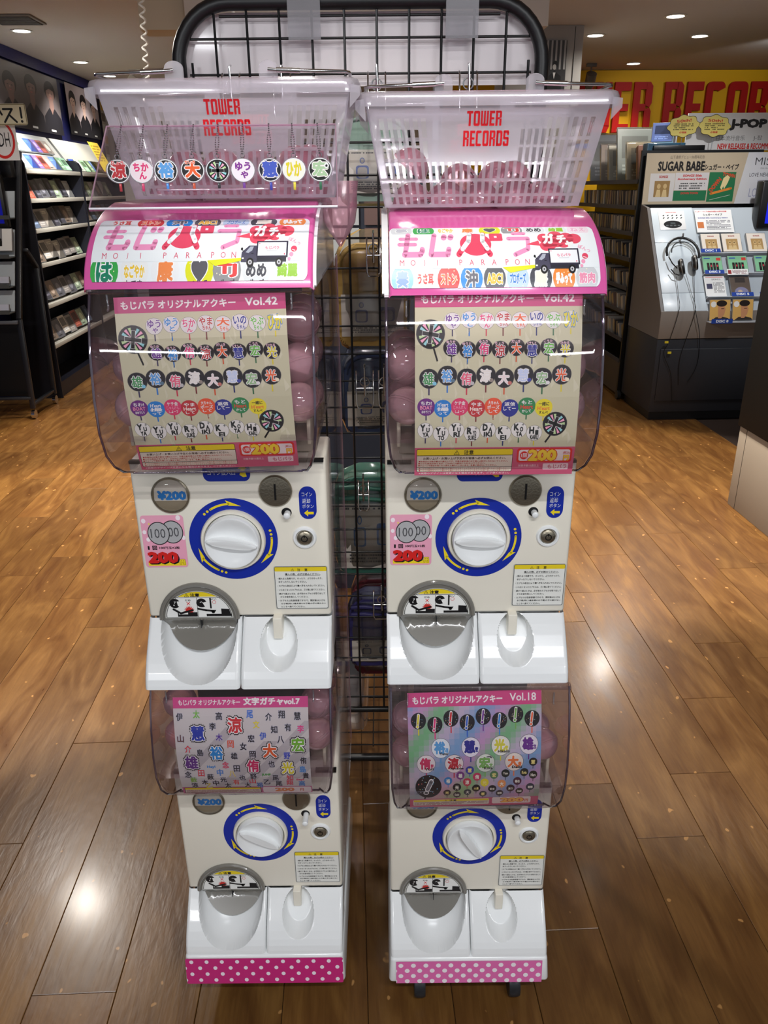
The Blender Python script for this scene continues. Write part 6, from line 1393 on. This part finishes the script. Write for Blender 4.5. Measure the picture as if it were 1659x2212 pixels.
def globe_cover(p): p.rect(0, 0, 100, p.H, (96, 84, 76)); p.rect(25, 6, 78, 34, (60, 54, 52), 1); p.ell(52, p.H*.85, 36, 30, (128, 128, 160), 1, 24); p.ell(45, p.H*.8, 12, 9, (190, 170, 150), 2, 12); p.clip = (0, 0, 100, p.H)
def man_cover(p):
    p.rect(0, 0, 100, p.H, (216, 172, 96)); p.poly([(10, p.H), (30, p.H*.85), (62, p.H*.82), (92, p.H*.9), (100, p.H)], (52, 44, 40), 1); p.poly([(42, p.H*.9), (40, p.H*.3), (66, p.H*.22), (78, p.H*.45), (72, p.H*.72), (58, p.H*.9)], (196, 140, 100), 2)
    p.ell(58, p.H*.18, 26, 15, (36, 26, 22), 3, 20); p.ell(18, p.H*.22, 14, 14, (232, 232, 228), 3, 20); p.rect(56, p.H*.42, 70, p.H*.45, (50, 36, 30), 3)
DISC = [('duo', duo_cover, [(.353, .485), (.497, .64), (.68, .82)], .448, .0, 'cream CD with sepia picture', ['on the left above the DISC 1 strip', 'second in the top row', 'third in the top row'], 'top row CDs'),
        ('grn', green_cover, [(.355, .455), (.51, .665), (.70, .86)], .288, 0, 'mint green boxed CD', ['above the DISC 3 strip', 'in the middle of the second row', 'at the right of the second row'], 'second row CDs'),
        ('glb', globe_cover, [(.50, .66)], .102, 0, 'brown-grey CD with a pale globe', ['above the DISC 5 strip'], None), ('man', man_cover, [(.350, .475), (.495, .655)], None, 0, 'orange portrait CD', ['in the bottom row above the DISC 8 strip', 'in the bottom row, right of the other'], 'bottom row CDs')]
for key, pf, spans, v0, _, lab, where, grp in DISC:
    for (u0, u1), wh in zip(spans, where):
        w_ = .142; h_ = .150 if v0 else .150
        if v0: loc = KS((u0+u1)/2, v0, .012)
        else: loc = Vector(((u0+u1)/2, -.020, .7225))
        R = Matrix.Rotation(YAW, 4, 'Z'); wl_ = K.location + (R @ loc)
        place_cd(lab+' '+wh, grp, wl_, YAW, -(PI/2-KA) if v0 else -math.radians(14), .012, key, pf, w_ if key != 'man' else .150, .150 if key in ('duo', 'glb') else .128 if key == 'grn' else .145)
def strip(u0, u1, v, txt, o=.038):
    p = Print(150, 30); p.rect(0, 0, 150, 30, (34, 68, 158)); p.text(txt, 84 if len(txt) > 6 else 76, 15, 88, 17, (228, 234, 240), 1, .05)
    if v is not None: p.build('disc_strip', kfn(u0, u1, v-.014, v+.016, o), K)
    else: p.build('disc_strip', plane_fn(((u0+u1)/2, -.062, .728), (1, 0, 0), (0, 0, 1), u1-u0, .032), K)
strip(.328, .470, .452, 'DISC 1'); strip(.335, .472, .282, 'DISC 3'); strip(.50, .655, .105, 'DISC 5'); strip(.34, .49, None, 'DISC 8'); strip(.70, .80, .105, 'DISC 6')
ic = thing('info_card', 'white information card with red heading above the top row of CDs', 'card', W(2.16, 5.5), YAW)
kbox('card', .335, .605, .615, .80, .012, .014, M_WHITE, ic)
p = Print(270, 185); p.text('シュガー・ベイブの歴史的名盤の50周年記念盤!', 120, 14, 230, 12, RED, 0, .03); p.text('シュガー・ベイブ', 130, 40, 140, 18, BLK, 0, .04); p.text('SONGS 50th Anniversary Edition', 128, 68, 220, 12, (50, 60, 150), 0, .04); p.scribble(75, 84, 250, 165, 7, (110, 110, 120), 0, 3); p.rect(10, 100, 55, 150, (200, 120, 70), 0); p.build('card_print', kfn(.335, .605, .615, .80, .0142), ic)
ic = thing('info_card', 'white information card left of the globe CD in the third row', 'card', W(2.16, 5.5), YAW)
kbox('card', .33, .475, .105, .262, .014, .016, M_WHITE, ic); p = Print(145, 157); p.rect(10, 6, 135, 10, RED, 0); p.text('さだまさし', 85, 26, 66, 13, BLK, 0, .02); p.scribble(60, 48, 135, 130, 8, (120, 120, 124), 0, 3); p.rect(12, 60, 52, 100, (60, 60, 90), 0); p.build('card_print', kfn(.33, .475, .105, .262, .0162), ic)
ic = thing('info_card', 'small white card in front of the middle green CD', 'card', W(2.16, 5.5), YAW)
kbox('card', .49, .64, .255, .30, .040, .042, M_WHITE, ic); p = Print(150, 45); p.rect(6, 8, 30, 38, (150, 50, 50), 0); p.scribble(38, 6, 142, 40, 4, (140, 90, 90), 0, 2); p.build('card_print', kfn(.49, .64, .255, .30, .0422), ic)
mo = thing('monitor', 'black monitor with a bright blue screen at the right edge, on the listening station', 'monitor', W(2.16+.73, 5.5+.36, 1.31), YAW-.0)
box('casing', .03, .60, 0, .10, 0, .32, M_BLKP, mo, .012); box('screen', .085, .56, -.002, 0, .035, .30, mat('screen_blue2', (10, 20, 120), .3, emis=(16, 26, 190), estr=.9), mo); box('mount', .2, .4, .09, .13, .05, .2, M_BLKP, mo)
# header board
hb = thing('header_board', 'beige header board with large black lettering and album pictures over the station', 'sign', W(2.16, 6.12), YAW)
box('board', .0, 1.5, 0, .02, 1.475, 1.82, mat('hb_dark', (40, 40, 44), .5), hb)
p = Print(780, 345); p.rect(0, 0, 780, 345, (188, 172, 146)); p.poly([(745, 0), (780, 0), (780, 345), (690, 345)], (206, 206, 208), 1)
p.text('山下達郎デビュー50周年記念', 300, 28, 250, 22, (70, 60, 50), 2, .0); p.text('SUGAR BABE', 262, 88, 345, 66, (24, 20, 18), 2, .045); p.text('シュガー・ベイブ', 560, 95, 255, 40, (30, 26, 24), 2, .04)
p.rect(42, 135, 225, 325, (206, 202, 198), 2); p.rect(78, 185, 192, 295, (150, 118, 70), 3); p.text('SONGS', 140, 158, 66, 18, (170, 50, 44), 3, .05)
for x in (112, 158): p.ell(x, 222, 14, 17, (196, 168, 118), 4, 16); p.poly([(x-20, 295), (x-12, 245), (x+12, 245), (x+20, 295)], (206, 180, 130), 4)
p.rect(228, 132, 475, 250, (206, 202, 200), 2); p.text('SONGS 50th', 352, 152, 140, 16, (190, 40, 44), 3, .05); p.text('Anniversary Edition', 352, 176, 215, 17, (190, 40, 44), 3, .05); p.scribble(262, 196, 450, 245, 3, (80, 80, 80), 3, 4)
p.rect(225, 252, 470, 322, (30, 110, 70), 2); p.text('DOWN TOWN', 345, 270, 130, 16, (180, 60, 50), 3, .05)
p.rect(478, 130, 675, 330, (34, 110, 68), 2); p.text('DOWN', 530, 215, 110, 34, (200, 70, 40), 3, .06, rot=-.9); p.text('TOWN', 622, 150, 95, 26, (200, 70, 40), 3, .06, rot=.15)
p.poly([(570, 235), (585, 170), (612, 150), (632, 165), (622, 200), (600, 245), (592, 225), (582, 250)], (226, 206, 150), 4); p.line([(505, 275), (650, 240)], 16, (220, 130, 50), 3); p.line([(500, 318), (650, 285)], 2, (220, 220, 210), 3)
p.build('board_print', plane_fn((.39, -.001, 1.6475), (1, 0, 0), (0, 0, 1), .78, .345), hb)
p = Print(400, 345); p.rect(0, 0, 400, 345, (206, 206, 210)); p.text('MISIA', 120, 60, 190, 50, (30, 30, 34), 1, -.01); p.text('15th Anniversary', 130, 108, 120, 14, (110, 110, 120), 1, 0); p.text('LOVE NEVER DIES', 110, 150, 230, 26, (40, 40, 50), 1, 0)
p.rect(60, 185, 400, 345, (178, 178, 190), 1); p.poly([(120, 345), (130, 230), (180, 200), (240, 230), (260, 345)], (40, 38, 44), 2); p.text('LO', 40, 270, 60, 60, (150, 152, 176), 2, 0)
p.build('poster_print', plane_fn((.98, -.001, 1.6475), (1, 0, 0), (0, 0, 1), .40, .345), hb)
jp = thing('genre_sign', 'white J-POP genre sign standing above the header board', 'sign', W(2.16, 6.30), YAW)
box('board', .34, 1.5, 0, .012, 1.84, 2.09, mat('sign_white', (208, 206, 204), .5), jp)
p = Print(1160, 250); p.rect(0, 0, 1160, 250, (208, 206, 204), -1); p.text('J-POP', 455, 78, 280, 78, (30, 26, 24), 0, .07); p.text('日本流行音乐', 335, 167, 215, 34, (60, 56, 54), 0, -.005); p.text('J-팝', 540, 168, 66, 36, (60, 56, 54), 0, -.005); p.text('NEW RELEASES & RECOMMENDATIONS', 525, 222, 560, 40, (196, 36, 30), 0, .04)
p.build('sign_print', plane_fn((.34+.58, -.001, 1.965), (1, 0, 0), (0, 0, 1), 1.16, .25), jp)
for i, (s0, z0, lb, rot) in enumerate(((2.44, 2.0, 'left yellow cloud-shaped handwritten card above the gondola', .1), (2.67, 2.0, 'right yellow cloud-shaped handwritten card, beside the white genre sign', -.05))):
    pc = thing('speech_card', lb, 'card', W(s0, 6.22, z0), YAW, 'yellow handwritten cards')
    pts = [(( .112+.008*math.cos(8*a))*math.cos(a), (.068+.005*math.cos(8*a))*math.sin(a)) for a in [2*PI*k/64 for k in range(64)]]
    pts = [(x*math.cos(rot)-z*math.sin(rot), x*math.sin(rot)+z*math.cos(rot)) for x, z in pts]
    extrude_poly('card', [(x*1.03, z*1.05) for x, z in pts], 0, .0015, M_BLKP, pc); extrude_poly('card_face', pts, -.0012, -.0002, mat('card_yellow', (222, 206, 110), .5), pc)
    p = Print(220, 130); p.text('50th!', 110, 28, 120, 22, (200, 60, 40), 0, .03, rot=-rot); p.scribble(30, 44, 190, 96, 4, (90, 80, 40), 0, 4+i); p.text('必聴盤', 110, 110, 60, 15, (200, 60, 40), 0, .03)
    p.build('card_print', plane_fn((0, -.0014, 0), (1, 0, 0), (0, 0, 1), .2, .12), pc); tube('card_stem', [(0, .002, -.07), (0, .01, -.16)], .003, M_CASE, pc)
# ------------------------------------------------------------------ counter at the right edge
CT = thing('side_counter', 'grey based counter with an overhanging black cabinet at the right edge', 'counter', W(2.02, 2.4), YAW)
box('base_panel', .0, .6, 0, 1.48, .0, .44, mat('counter_grey', (150, 140, 128), .5), CT, .002); box('corner_seam', -.0008, .001, 1.40, 1.403, .0, .44, M_BLKP, CT)
box('black_cabinet', -.01, .6, .0, 1.49, .441, 1.45, mat('cabinet_black', (7, 7, 8), .6, spec=.2), CT, .003)
# racks with cards glimpsed through the middle gap
far = thing('card_rack', 'pale magazine stand glimpsed through the mesh between the machines', 'stand', (-.10, 3.0, 1.0))
box('stand_back', -.25, .25, .02, .04, -1.0, .66, mat('stand_navy', (50, 56, 70), .5), far)
for i, (x, z) in enumerate(((-.10, .48), (.04, .48), (-.10, .34), (.04, .34))):
    s = box('leaflet_card', x, x+.12, 0, .01, z, z+.13, mat('leafcard%d' % (i % 2), ((206, 212, 214), (120, 96, 92))[i % 2], .5), far)
